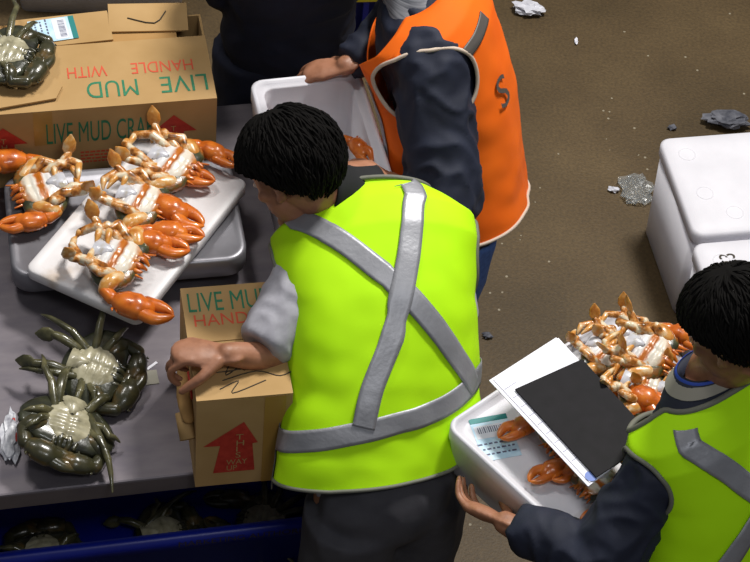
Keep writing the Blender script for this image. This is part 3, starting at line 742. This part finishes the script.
def legs(root, hip, lat, kneeL, ankL, kneeR, ankR, m, fwd, belt=.02, rt=.105):
    lat = Vector(lat).normalized(); hip = Vector(hip)
    mb = MB(); hl, hr = hip - lat * .09, hip + lat * .09
    mb.ell(hip + Vector((0, 0, .02)), (.175, .125, .13), Matrix((lat, Vector((0, 0, 1)).cross(lat), Vector((0, 0, 1)))).transposed())
    for h, k, a in ((hl, kneeL, ankL), (hr, kneeR, ankR)):
        mb.tube([h, h * .5 + Vector(k) * .5, k, Vector(k) * .5 + Vector(a) * .5, a], [rt, rt * .92, rt * .74, rt * .68, rt * .60], n=20, round_ends=False)
    me = remesh(mb, .011, 3); wrinkle(me, .006, 9, (1, 1, .5), seed=hip.x * 7); me.materials.append(m)
    o = link('trousers', me, root, True)
    for a in (ankL, ankR):
        a = Vector(a); f = Vector(fwd).normalized(); s_ = MB()
        R = Matrix((f.cross(Vector((0, 0, 1))), f, Vector((0, 0, 1)))).transposed()
        s_.loft([[Vector((a.x, a.y, 0)) + R @ Vector((x * .045 * sx + 0, y, z)) for x, y in [(math.cos(t) * (1 if True else 0), .08 + .135 * math.sin(t)) for t in [2 * math.pi * i / 20 for i in range(20)]]] for z, sx in ((0, 1), (.02, 1.05), (.045, .95))])
        s_.tube([Vector((a.x, a.y, .03)) + f * .02, Vector((a.x, a.y, .11))], [.05, .05], n=14)
        s_.tube([Vector((a.x, a.y, .035)) + f * .02, Vector((a.x, a.y, .04)) + f * .15], [.046, .036], n=14)
        s_.build('shoe', SHOE, root, world=True)
    return o

def body(root, t, neck, hc, R, arms, hip, knees_ank, voxel=.0042, k=1.0):
    mb = MB(); torso_mb(mb, t, -.028); head_mb(mb, hc, R, k)
    hc = Vector(hc); nb = Vector(neck)
    mb.tube([t.c(.93), nb, hc + R @ Vector((0, -.028, -.05)), hc + R @ Vector((0, -.02, 0))], [.062, .058, .056, .055], n=18)
    for a in arms:
        mb.tube([a['sh'], a['el'], a['wr']], [.050, .042, .027], n=16, sm=5)
        hand_mb(mb, a['wr'], a['hd'], a['hn'], a['side'], a.get('curl', .5), scale=a.get('k', 1.0), thumb_out=a.get('to', .7))
    hip = Vector(hip)
    for kn, an, off in knees_ank:
        mb.tube([hip + off, kn, an], [.075, .05, .036], n=14, sm=4)
    me = remesh(mb, voxel, 2); me.materials.append(SKIN)
    return link('body', me, root, True)

def sleeve(mb, sh, el, wr, r0, r1, r2, t0=1.0, inward=None):
    sh, el, wr = Vector(sh), Vector(el), Vector(wr); pts = [sh, sh * .5 + el * .5, el, el * .5 + wr * .5, wr]
    if inward is not None: pts = [Vector(inward)] + pts; rr = [r0 * .9, r0, (r0 + r1) / 2, r1, (r1 + r2) / 2, r2]
    else: rr = [r0, (r0 + r1) / 2, r1, (r1 + r2) / 2, r2]
    mb.tube(pts, rr, n=20, sm=5, round_ends=False); return mb

class Vest:
    def __init__(s, t, keys, hem, neck_back, neck_front, hole):
        s.t = t; s.k = np.array(keys); s.h = hem; s.nb = neck_back; s.nf = neck_front; s.hole = hole
    def S(s, phi, v, off=0.0):
        kk = s.k.copy(); p = s.t.S(phi, v, off, kk)
        return p
    def vn(s, phi):
        a = abs((phi + 180) % 360 - 180) / 180
        return s.nb + (s.nf - s.nb) * max(0, (a - .5) / .5) ** 1.2 if a > .5 else s.nb
    def hemv(s, phi): return s.h(phi) if callable(s.h) else s.h
    def inhole(s, phi, v):
        hp, v0, v1, hc = s.hole; f = (phi + 180) % 360 - 180
        return ((abs(f) - hc) / hp) ** 2 + ((v - (v0 + v1) / 2) / ((v1 - v0) / 2)) ** 2
    def build(s, root, m, folds=.005, seed=0, NP=180, NVV=96):
        vs_, fs, idx = [], [], {}
        for i in range(NP):
            phi = 360 * i / NP; h = s.hemv(phi); top = s.vn(phi)
            for j in range(NVV + 1):
                v = h + (top - h) * j / NVV; f = phi; q = s.inhole(f, v)
                if q < 1.25 and q > .0:       # pull near-boundary vertices onto the armhole edge
                    hp, v0, v1, hc = s.hole
                    if q > .78:
                        c = hc if (phi % 360) < 180 else 360 - hc; k = 1 / math.sqrt(q) if q < 1.0 or q < 1.12 else 1
                        f = c + (phi - c) * k; v = (v0 + v1) / 2 + (v - (v0 + v1) / 2) * k
                p = s.S(f, v)
                n_ = (p - s.t.c(v)).normalized(); q3 = p * 7 + Vector((seed, 0, 0)); d = folds * (noise.noise(Vector((q3.x, q3.y, q3.z * .6))) + .5 * noise.noise(q3 * 2.3)) * (1.6 - v)
                vs_.append(p + n_ * d); idx[i, j] = (len(vs_) - 1, q)
        for i in range(NP):
            for j in range(NVV):
                ii = (i + 1) % NP; c4 = [idx[i, j], idx[ii, j], idx[ii, j + 1], idx[i, j + 1]]
                if sum(c[1] for c in c4) / 4 < 1.0: continue
                fs.append(tuple(c[0] for c in c4))
        me = bpy.data.meshes.new('vest'); me.from_pydata([tuple(p) for p in vs_], [], fs); me.materials.append(m)
        bm = bmesh.new(); bm.from_mesh(me); bmesh.ops.delete(bm, geom=[v for v in bm.verts if not v.link_faces], context='VERTS'); bmesh.ops.recalc_face_normals(bm, faces=bm.faces); bm.to_mesh(me); bm.free()
        me.polygons.foreach_set('use_smooth', [True] * len(me.polygons))
        s.folds, s.seed = folds, seed
        o = link('vest', me, root, True)
        sol = o.modifiers.new('thickness', 'SOLIDIFY'); sol.thickness = .003; sol.offset = -1
        return o
    def pt(s, phi, v, off=.0):
        p = s.S(phi, v); n_ = (p - s.t.c(v)).normalized(); q3 = p * 7 + Vector((s.seed, 0, 0))
        d = s.folds * (noise.noise(Vector((q3.x, q3.y, q3.z * .6))) + .5 * noise.noise(q3 * 2.3)) * (1.6 - v); return p + n_ * (d + off)
    def edge_tube(s, path, r, m, parent, name='binding'):
        mb = MB(); mb.tube([s.pt(f, v, .001) for f, v in path], r, n=6, sm=1); return mb.build(name, m, parent, world=True)
    def hole_edge(s, sgn, a0=0, a1=360, n=60):
        hp, v0, v1, hc = s.hole; return [(sgn * (hc + hp * math.cos(math.radians(a0 + (a1 - a0) * i / n))), (v0 + v1) / 2 + (v1 - v0) / 2 * math.sin(math.radians(a0 + (a1 - a0) * i / n))) for i in range(n + 1)]
    def strip(s, path, width, m, parent, name='reflective_tape', off=.004, N=70):
        ps, _ = smooth_path([Vector((f, v * 100, 0)) for f, v in path], [0] * len(path), max(1, N // (len(path) - 1)))
        rings = []
        for i, p in enumerate(ps):
            f, v = p.x, p.y / 100; q = ps[min(i + 1, len(ps) - 1)] - ps[max(i - 1, 0)]
            ef = (s.S(f + 1, v) - s.S(f - 1, v)) / 2; ev = (s.S(f, v + .005) - s.S(f, v - .005)) / .01
            tv = (ef * q.x + ev * (q.y / 100)).normalized(); nn = ef.cross(ev).normalized(); sd = nn.cross(tv)
            G = np.array([[ef.dot(ef), ef.dot(ev)], [ef.dot(ev), ev.dot(ev)]]); df, dv = np.linalg.solve(G, [sd.dot(ef), sd.dot(ev)])
            rings.append([s.pt(f + df * w_, v + dv * w_, off) for w_ in np.linspace(-width / 2, width / 2, 7)])
        mb = MB(); mb.loft(rings, False, False, closed=False); o = mb.build(name, m, parent, world=True)
        sol = o.modifiers.new('thickness', 'SOLIDIFY'); sol.thickness = .0025; sol.offset = 0
        return o
VEST_KEYS = [(-.05, .245, .185), (.15, .232, .178), (.35, .212, .165), (.6, .212, .158), (.8, .218, .140), (.9, .200, .112), (.96, .150, .090), (1, .105, .078), (1.1, .09, .07)]
ORANGE_KEYS = [(-.05, .225, .190), (.15, .222, .186), (.35, .212, .182), (.6, .212, .180), (.8, .238, .182), (.9, .228, .158), (.96, .178, .125), (1, .115, .090), (1.1, .09, .07)]
LIME_KEYS = [(-.05, .268, .185), (.15, .262, .178), (.35, .238, .165), (.6, .228, .158), (.8, .250, .142), (.9, .246, .115), (.96, .185, .092), (1, .128, .090), (1.1, .09, .07)]
Z = Vector((0, 0, 1))

# ---- worker in the lime vest, bending over the table, seen from behind
def worker_lime():
    yaw = math.radians(34); lat = Vector((math.cos(yaw), math.sin(yaw), 0)); fwd = Vector((-math.sin(yaw), math.cos(yaw), 0))
    hip = Vector((.055, -.70, .92)); neck = Vector((-.045, -.165, 1.40)); mid = hip * .5 + neck * .5 - fwd * .045 + Z * .05
    r = empty('person', (hip.x, hip.y, 0)); tag(r, 'person in lime hi-vis vest and grey sweatshirt bending over the table, gripping a carton', 'person')
    lat1 = (Vector((math.cos(.44), math.sin(.44), 0)) + Z * .28).normalized()
    t = Torso(hip, mid, neck, lat, lat1, fb=.5)
    hc = P(293, 175, 1.48); R = head_frame(fwd * .62 + lat * -.55 + Z * -.72, fwd * .6 + Z * .8)
    shL = t.S(-86, .80, -.06); shR = t.S(86, .80, -.06)
    wrL = P(226, 354, 1.25); elL = P(284, 346, 1.20)
    elR = shR + lat * .03 - Z * .22 - fwd * .06; wrR = elR + fwd * .13 - Z * .07 - lat * .05
    kl, al = hip - lat * .12 + Vector((0, 0, -.42)) + fwd * .02, hip - lat * .13 - Z * .82 - fwd * .02; kr, ar = hip + lat * .12 + Vector((0, 0, -.42)) + fwd * .02, hip + lat * .13 - Z * .82 - fwd * .02
    hdL = (P(185, 352, 1.25) - wrL).normalized()
    body(r, t, neck, hc, R, [dict(sh=shL, el=elL, wr=wrL, hd=hdL, hn=-Z * .85 + fwd * -.1 + hdL * .2, side=1, curl=1.05, k=1.08), dict(sh=shR, el=elR, wr=wrR, hd=fwd * .5 - Z * .3 - lat * .6, hn=-Z, side=-1, curl=.4)], hip, [(kl, al, -lat * .09), (kr, ar, lat * .09)])
    hair_build(r, hc, R, 3, thick=.030, n=2600, k=1.06, fringe=.30); eyes_build(r, hc, R)
    # sweatshirt
    mb = torso_mb(MB(), t, -.004, -.02, .985)
    sleeve(mb, shL, shL * .42 + elL * .58 + (shL - elL).cross(fwd).normalized() * .0, elL * .62 + wrL * .38, .066, .094, .062, inward=t.c(.80) * .35 + shL * .65)
    sleeve(mb, shR, elR, elR * .4 + wrR * .6, .066, .075, .055, inward=t.c(.80) * .35 + shR * .65)
    me = remesh(mb, .009, 3); wrinkle(me, .006, 14, seed=2); me.materials.append(GREY_SW); link('sweatshirt', me, r, True)
    # dark collar
    n0 = t.c(.955); n1 = hc + R @ Vector((0, -.026, -.045)); nd = n1 - n0
    cm = MB(); cm.tube([n0, n0 + nd * .25, n0 + nd * .5, n0 + nd * .78], [.076, .071, .067, .065], n=32, sm=3, round_ends=False); cm.f = [f for f in cm.f if len(f) < 5]; cm.m = cm.m[:len(cm.f)]
    cl_ = cm.build('collar', BLACKC, r, world=True); sol = cl_.modifiers.new('thickness', 'SOLIDIFY'); sol.thickness = .006; sol.offset = -1
    legs(r, hip - fwd * .045, lat, kl - fwd * .06, al, kr - fwd * .06, ar, CHAR, fwd, rt=.12)
    hem = lambda f: float(np.interp((f + 180) % 360 - 180, [-180, -82, -44, -6, 20, 50, 90, 130, 180], [.06, .05, .06, .09, .125, .18, .20, .15, .06]))
    vt = Vest(t, LIME_KEYS, hem, .985, .74, (25, .62, .89, 102)); vo = vt.build(r, LIME, .006, 3)
    vt.strip([(-178, .27), (-150, .22), (-100, .19), (-58, .22), (-30, .25), (-4, .28), (16, .31), (46, .36), (80, .385), (120, .36), (178, .27)], .052, REFL, vo, N=110)
    vt.strip(LIME_X1, .052, REFL, vo, off=.0055); vt.strip(LIME_X2, .052, REFL, vo, off=.007)
    for s_ in (-1, 1): vt.edge_tube(vt.hole_edge(s_), .0055, BIND, vo)
    vt.edge_tube([(360 * i / 90, hem(360 * i / 90)) for i in range(91)], .005, BIND, vo, 'hem_binding')
    vt.edge_tube([(360 * i / 90, vt.vn(360 * i / 90)) for i in range(91)], .006, BIND, vo, 'neck_binding')
    vt.strip([(-104, .01), (-104, .3), (-104, .60)], .016, REFL_D, vo, 'side_binding')
    return vt
LIME_X1 = [(-60, .945), (-38, .87), (-18, .76), (6, .60), (22, .50), (40, .40), (50, .355)]
LIME_X2 = [(30, .965), (21, .88), (14, .74), (6, .62), (-4, .49), (-17, .37), (-23, .27)]
vt1 = worker_lime()

# ---- worker in the orange vest at the table's end
def worker_orange():
    a = math.radians(181); fwd = Vector((math.cos(a), math.sin(a), 0)); lat = fwd.cross(Z)
    hip = Vector((.205, .29, .90)); neck = Vector((.01, .465, 1.50)); mid = hip * .5 + neck * .5 - fwd * .03
    r = empty('person', (hip.x, hip.y, 0)); tag(r, 'person in orange hi-vis vest over navy jacket holding the open foam box', 'person')
    t = Torso(hip, mid, neck, lat, lat)
    hc = neck + fwd * .09 + Z * .17; R = head_frame(fwd * .8 - Z * .6, Z * .8 + fwd * .6)
    shL = t.S(-72, .78, -.05); shR = t.S(82, .865, -.045)
    wrR = P(345, 66, 1.165); elR = shR * .5 + wrR * .5 + lat * .08 - Z * .10
    elL = P(446, 204, 1.14); wrL = elL + Vector((-.15, .03, .03))
    kl, al = hip - lat * .10 - Z * .42 + fwd * .02, hip - lat * .11 - Z * .82 - fwd * .02; kr, ar = hip + lat * .10 - Z * .42 + fwd * .02, hip + lat * .11 - Z * .82 - fwd * .02
    hd = (P(310, 72, 1.12) - wrR).normalized()
    body(r, t, neck, hc, R, [dict(sh=shR, el=elR, wr=wrR, hd=hd, hn=-Z + hd * .1, side=-1, curl=.45, k=1.05), dict(sh=shL, el=elL, wr=wrL, hd=Vector((-1, .3, .05)), hn=Vector((0, 0, -1)), side=1, curl=.5)], hip, [(kl, al, -lat * .09), (kr, ar, lat * .09)])
    hair_build(r, hc, R, 5, n=300); eyes_build(r, hc, R)
    mb = torso_mb(torso_mb(MB(), t, .004, -.10, .985), t, .034, -.17, .06, m=8)
    sleeve(mb, shL, elL, elL * .2 + wrL * .8, .100, .092, .055, inward=t.c(.80) * .35 + shL * .65)
    sleeve(mb, shR, elR, elR * .12 + wrR * .88, .095, .075, .046, inward=t.c(.84) * .5 + shR * .5)
    me = remesh(mb, .009, 2); wrinkle(me, .008, 15, (1, 1, .9), seed=5); me.materials.append(NAVY); link('jacket', me, r, True)
    ring = lambda v, off: [t.S(360 * i / 40, v, off) for i in range(40)]
    MB().loft([ring(.965, .0), ring(1.0, .006), ring(1.07, .0), ring(1.08, -.012), ring(1.0, -.016)], False, False).build('collar', STRIPE, r, world=True)
    legs(r, hip, lat, kl, al, kr, ar, JEANS, fwd, rt=.11)
    hem = lambda f: .0 + .015 * math.cos(math.radians(2 * f))
    vt = Vest(t, ORANGE_KEYS, hem, .985, .70, (45, .56, .91, 88)); vo = vt.build(r, ORANGE, .006, 8)
    vt.strip([(-46, .80), (-30, .81), (-12, .83)], .034, REFL_D, vo, 'dark_tape')
    vt.strip([(-150, .05), (-150, .4), (-150, .72)], .02, REFL, vo, 'front_binding')
    for s_ in (-1, 1): vt.edge_tube(vt.hole_edge(s_), .0055, BINDW, vo)
    vt.edge_tube([(360 * i / 90, hem(360 * i / 90)) for i in range(91)], .005, BINDW, vo, 'hem_binding')
    # dark lettering across the back
    for i, ch in enumerate('S'):
        f = -24; v = .56; p = vt.pt(f, v, .006); ef = vt.S(f + 1, v) - vt.S(f - 1, v); ev = vt.S(f, v + .01) - vt.S(f, v - .01)
        M = axes(tuple(wm(vo).inverted() @ p), ef, ev); text(ch, .055, .085, REFL_D, vo, M)
    return vt
vt2 = worker_orange()

# ---- worker in dark navy behind the table
def worker_navy():
    fwd = Vector((.27, -.96, 0)).normalized(); lat = fwd.cross(Z)
    hip = Vector((-.325, .83, .92)); neck = hip + Z * .56 + fwd * .09; mid = hip * .5 + neck * .5
    r = empty('person', (hip.x, hip.y, 0)); tag(r, 'person in dark navy clothes standing behind the table, head out of view', 'person')
    t = Torso(hip, mid, neck, lat, lat)
    hc = neck + fwd * .05 + Z * .18; R = head_frame(fwd - Z * .4, Z)
    shL = t.S(-82, .865, -.045); shR = t.S(82, .865, -.045); arms = []
    mb = torso_mb(MB(), t, .012, -.12, .985)
    for sh, sg in ((shL, -1), (shR, 1)):
        el = sh + lat * sg * .02 - Z * .27 - fwd * .10; wr = el - fwd * .10 - Z * .18 - lat * sg * .14
        arms.append(dict(sh=sh, el=el, wr=wr, hd=-Z * .6 - lat * sg * .5, hn=-fwd, side=-sg, curl=.4)); sleeve(mb, sh, el, el * .1 + wr * .9, .085, .072, .05, inward=t.c(.84) * .5 + sh * .5)
    kl, al = hip - lat * .10 - Z * .44, hip - lat * .11 - Z * .84; kr, ar = hip + lat * .10 - Z * .44, hip + lat * .11 - Z * .84
    body(r, t, neck, hc, R, arms, hip, [(kl, al, -lat * .09), (kr, ar, lat * .09)])
    hair_build(r, hc, R, 9, n=300); eyes_build(r, hc, R)
    me = remesh(mb, .010, 2); wrinkle(me, .006, 12, seed=9); me.materials.append(NAVY_D); link('jacket', me, r, True)
    legs(r, hip, lat, kl, al, kr, ar, NAVY_D, fwd, rt=.12)
worker_navy()

# ---- worker carrying a foam box at lower right
A, B, D_ = P(444, 424, 1.17), P(572, 515, 1.17), P(617, 321, 1.17)
ca = math.atan2((D_ - A).y, (D_ - A).x) + math.radians(3); cu_ = Vector((math.cos(ca), math.sin(ca), 0)); cv_ = Vector((-math.sin(ca), math.cos(ca), 0))
CL, CW, CH, CZ = .595, .395, .17, 1.17
cb = A + cu_ * CL / 2 - cv_ * CW / 2
def worker_carrier():
    a = math.radians(136); fwd = Vector((math.cos(a), math.sin(a), 0)); lat = fwd.cross(Z)
    hip = Vector((.86, -.87, .93)); neck = Vector((.765, -.705, 1.475)); mid = hip * .5 + neck * .5 - fwd * .03
    r = empty('person', (hip.x, hip.y, 0)); tag(r, 'person in lime hi-vis vest over navy jacket carrying a foam box of crabs', 'person')
    t = Torso(hip, mid, neck, lat, lat)
    hc = P(735, 332, 1.645); R = head_frame(fwd * .85 - lat * .25 - Z * .50, Z * .85 + fwd * .5)
    shL = t.S(-86, .79, -.05); shR = t.S(86, .79, -.05)
    wrL = P(520, 511, 1.12) - cu_ * .05; elL = P(608, 552, 1.15) - cu_ * .03
    e = cb + cu_ * (CL / 2 + .05) - cv_ * .13; wrR = Vector((e.x, e.y, 1.06)); elR = shR + lat * .10 - Z * .28
    kl, al = hip - lat * .10 - Z * .44, hip - lat * .11 - Z * .84; kr, ar = hip + lat * .10 - Z * .44, hip + lat * .11 - Z * .84
    hd = (P(486, 496, 1.075) - cu_ * .05 - wrL).normalized()
    body(r, t, neck, hc, R, [dict(sh=shL, el=elL, wr=wrL, hd=hd, hn=cv_ * .3 + cu_ * .6 + Z * .5, side=1, curl=.42, k=1.05, to=.8), dict(sh=shR, el=elR, wr=wrR, hd=fwd, hn=-cu_ + Z * .3, side=-1, curl=.3)], hip, [(kl, al, -lat * .09), (kr, ar, lat * .09)])
    hair_build(r, hc, R, 12, thick=.026, n=2600, k=1.04, fringe=.34); eyes_build(r, hc, R)
    mb = torso_mb(MB(), t, -.016, -.10, .985)
    sleeve(mb, shL, elL, elL * .12 + wrL * .88, .070, .086, .050, inward=t.c(.76) * .35 + shL * .65)
    sleeve(mb, shR, elR, elR * .1 + wrR * .9, .078, .075, .048, inward=t.c(.78) * .35 + shR * .65)
    me = remesh(mb, .008, 2); wrinkle(me, .008, 14, seed=11); me.materials.append(NAVY); jo = link('jacket', me, r, True)
    # pale piping round the sleeve
    for f, rad in ((.45, .093), (.80, .088)):
        pass
    ring = lambda v, off: [t.S(360 * i / 40, v, off) for i in range(40)]
    cl = MB().loft([ring(.955, .002), ring(1.0, .012), ring(1.05, .004), ring(1.055, -.006), ring(1.0, -.02)], False, False).build('collar', NAVY, r, world=True)
    MB().loft([ring(1.046, .0060), ring(1.057, .0032), ring(1.058, .001)], False, False).build('collar_lining', ROYAL, cl, world=True)
    MB().loft([ring(1.0, .0155), ring(1.02, .012), ring(1.04, .0085)], False, False).build('collar_band', PUTTY, cl, world=True)
    legs(r, hip, lat, kl, al, kr, ar, CHAR, fwd, rt=.115)
    hem = lambda f: .0
    vt = Vest(t, LIME_KEYS, hem, .985, .74, (31, .57, .885, 99)); vo = vt.build(r, LIME, .006, 21)
    vt.strip([(-178 + 356 * i / 24, .18) for i in range(25)], .052, REFL, vo)
    vt.strip(CAR_X1, .052, REFL, vo, off=.0055); vt.strip(CAR_X2, .052, REFL, vo, off=.007)
    for s_ in (-1, 1): vt.edge_tube(vt.hole_edge(s_), .006, BIND, vo)
    vt.edge_tube([(360 * i / 90, 0) for i in range(91)], .005, BIND, vo, 'hem_binding')
    vt.edge_tube([(360 * i / 90, vt.vn(360 * i / 90)) for i in range(91)], .007, BIND, vo, 'neck_binding')
    return vt
CAR_X1 = [(-52, .945), (-44, .90), (-34, .82), (-24, .73), (-14, .64), (6, .50), (40, .32), (58, .21)]
CAR_X2 = [(60, .96), (35, .85), (10, .68), (-16, .51), (-32, .40), (-58, .20)]
vt4 = worker_carrier()

# carried box with contents
kb = foam_box('foam_box', CL, CW, CH, .022, depth=.012); kb.location = (cb.x, cb.y, CZ - CH); kb.rotation_euler[2] = ca
tag(kb, 'white foam box heaped with cooked crabs in carrier arms', 'foam box')
lb = empty('address_label'); lb.parent = kb; q_ = Matrix.Rotation(-ca, 3, 'Z') @ (P(495, 437, CZ - .010) - Vector((cb.x, cb.y, 0)))
lb.location = (q_.x, q_.y, CH - .0112); lb.rotation_euler[2] = math.radians(110) - ca
label_parts(lb, .125, .092)
GC = 'cooked crabs heaped in the carried box'
def crab_c(var, px, py, fx, fy, z, label, tilt=(0, 0), sc=.9):
    p = P(px, py, z + .03); return crab('cooked', var, (p.x, p.y, z), yaw_px(px, py, fx, fy, z), label, GC, tilt, sc)
z0 = CZ - .011
crab_c(4, 650, 352, 690, 372, z0 + .055, 'cooked crab topmost of heap in carried box, beside carrier face', (.15, -.1), .92)
crab_c(1, 603, 352, 640, 375, z0 + .0, 'cooked crab in carried box at far corner of the heap', (0, .1), .78)
crab_c(4, 640, 386, 680, 400, z0 + .035, 'cooked crab in carried box beside long edge of black board', (.1, .1), .85)
crab_c(1, 672, 400, 700, 425, z0 + .03, 'cooked crab in carried box just in front of carrier collar', (0, 0), .8)
crab_c(0, 655, 425, 690, 445, z0 + .0, 'cooked crab in carried box between black board corner and carrier sleeve', (0, 0), .8)
crab_c(2, 635, 342, 672, 362, z0 + .0, 'cooked crab in carried box under topmost crab, at far rim', (0, 0), .8)
crab_c(4, 567, 441, 522, 471, z0 + .0, 'cooked crab showing between blue label and white folder', (0, 0), .75)
crab_c(2, 596, 482, 562, 506, z0 + .0, 'cooked crab under folder corner near carrier sleeve', (0, 0), .7)
# white folder and black board lying across the box
def board(name, pts, z, th, m, label, cat, rise=0):
    w_ = [P(x, y, z) for x, y in pts]; c = sum(w_, Vector()) / 4; r = empty(name, c); tag(r, label, cat); return r, [p - c for p in w_]
r, q = board('paper_folder', [(489, 381), (556, 338), (650, 440), (588, 487)], CZ + .098, .003, PAPER, 'white paper folder lying across carried box under the black board', 'folder')
MB().loft([[p + Z * 0 for p in q], [p + Z * .0025 for p in q]]).build('cover', PAPER, r, smooth=False)
MB().loft([[p * .97 + Z * .003 + Vector((.004, .004, 0)) for p in q], [p * .97 + Z * .0045 + Vector((.004, .004, 0)) for p in q]]).build('paper_sheet', PAPER, r, smooth=False)
lp = MB()
for i in range(9):
    e = q[0].lerp(q[3], .12 + .085 * i); f_ = q[1].lerp(q[2], .12 + .085 * i); a_ = e.lerp(f_, .06); b_ = e.lerp(f_, .22); lp.tube([a_ + Z * .0047, b_ + Z * .0047], .0009, n=4, sm=1)
lp.build('printed_lines', mat('faint_print', '#b4b6cc', .7), r)
MB().prism([(q[3].x * .90 + .014 * math.cos(t) + .01, q[3].y * .90 + .014 * math.sin(t) + .006) for t in [6.283 * k / 20 for k in range(20)]], .0045, .0055).build('blue_stamp', mat('stamp_blue', '#6f86c8', .6), r, smooth=False)
r, q = board('black_board', [(515, 390), (582, 360), (655, 440), (596, 478)], CZ + .105, .004, BLACKB, 'flat black board lying on the white folder over carried crabs', 'board')
MB().loft([[p for p in q], [p + Z * .004 for p in q]]).build('panel', BLACKB, r, smooth=False)

# ------------------------------------------------------------------ litter on the floor
crumple('crumpled_paper', P(528, 13, 0), (.055, .03, .02), CRUMP, 1.3, 'crumpled white paper lying on the floor at top of aisle', 'paper')
crumple('dark_rag', P(726, 125, 0), (.07, .035, .02), RAG, 2.7, 'dark grey rag on the floor behind large foam box', 'rag')
crumple('plastic_bag', P(636, 192, 0), (.05, .065, .015), CLEARP, 3.9, 'clear plastic bag on the floor beside large foam box', 'plastic bag')
crumple('plastic_scrap', P(613, 191, 0), (.018, .012, .008), CRUMP, 5.1, 'small pale plastic scrap on floor beside clear bag', 'scrap', sub=2)
crumple('plastic_scrap', P(672, 129, 0), (.016, .010, .008), RAG, 6.1, 'small grey scrap on floor above large foam box', 'scrap', sub=2)
crumple('plastic_scrap', P(576, 42, 0), (.006, .018, .006), PAPER, 7.1, 'tiny white scrap on bare floor below crumpled paper', 'scrap', sub=2)
crumple('plastic_scrap', P(487, 337, 0), (.016, .012, .008), RAG, 8.1, 'small dark scrap on floor beside lime vest waist', 'scrap', sub=2)
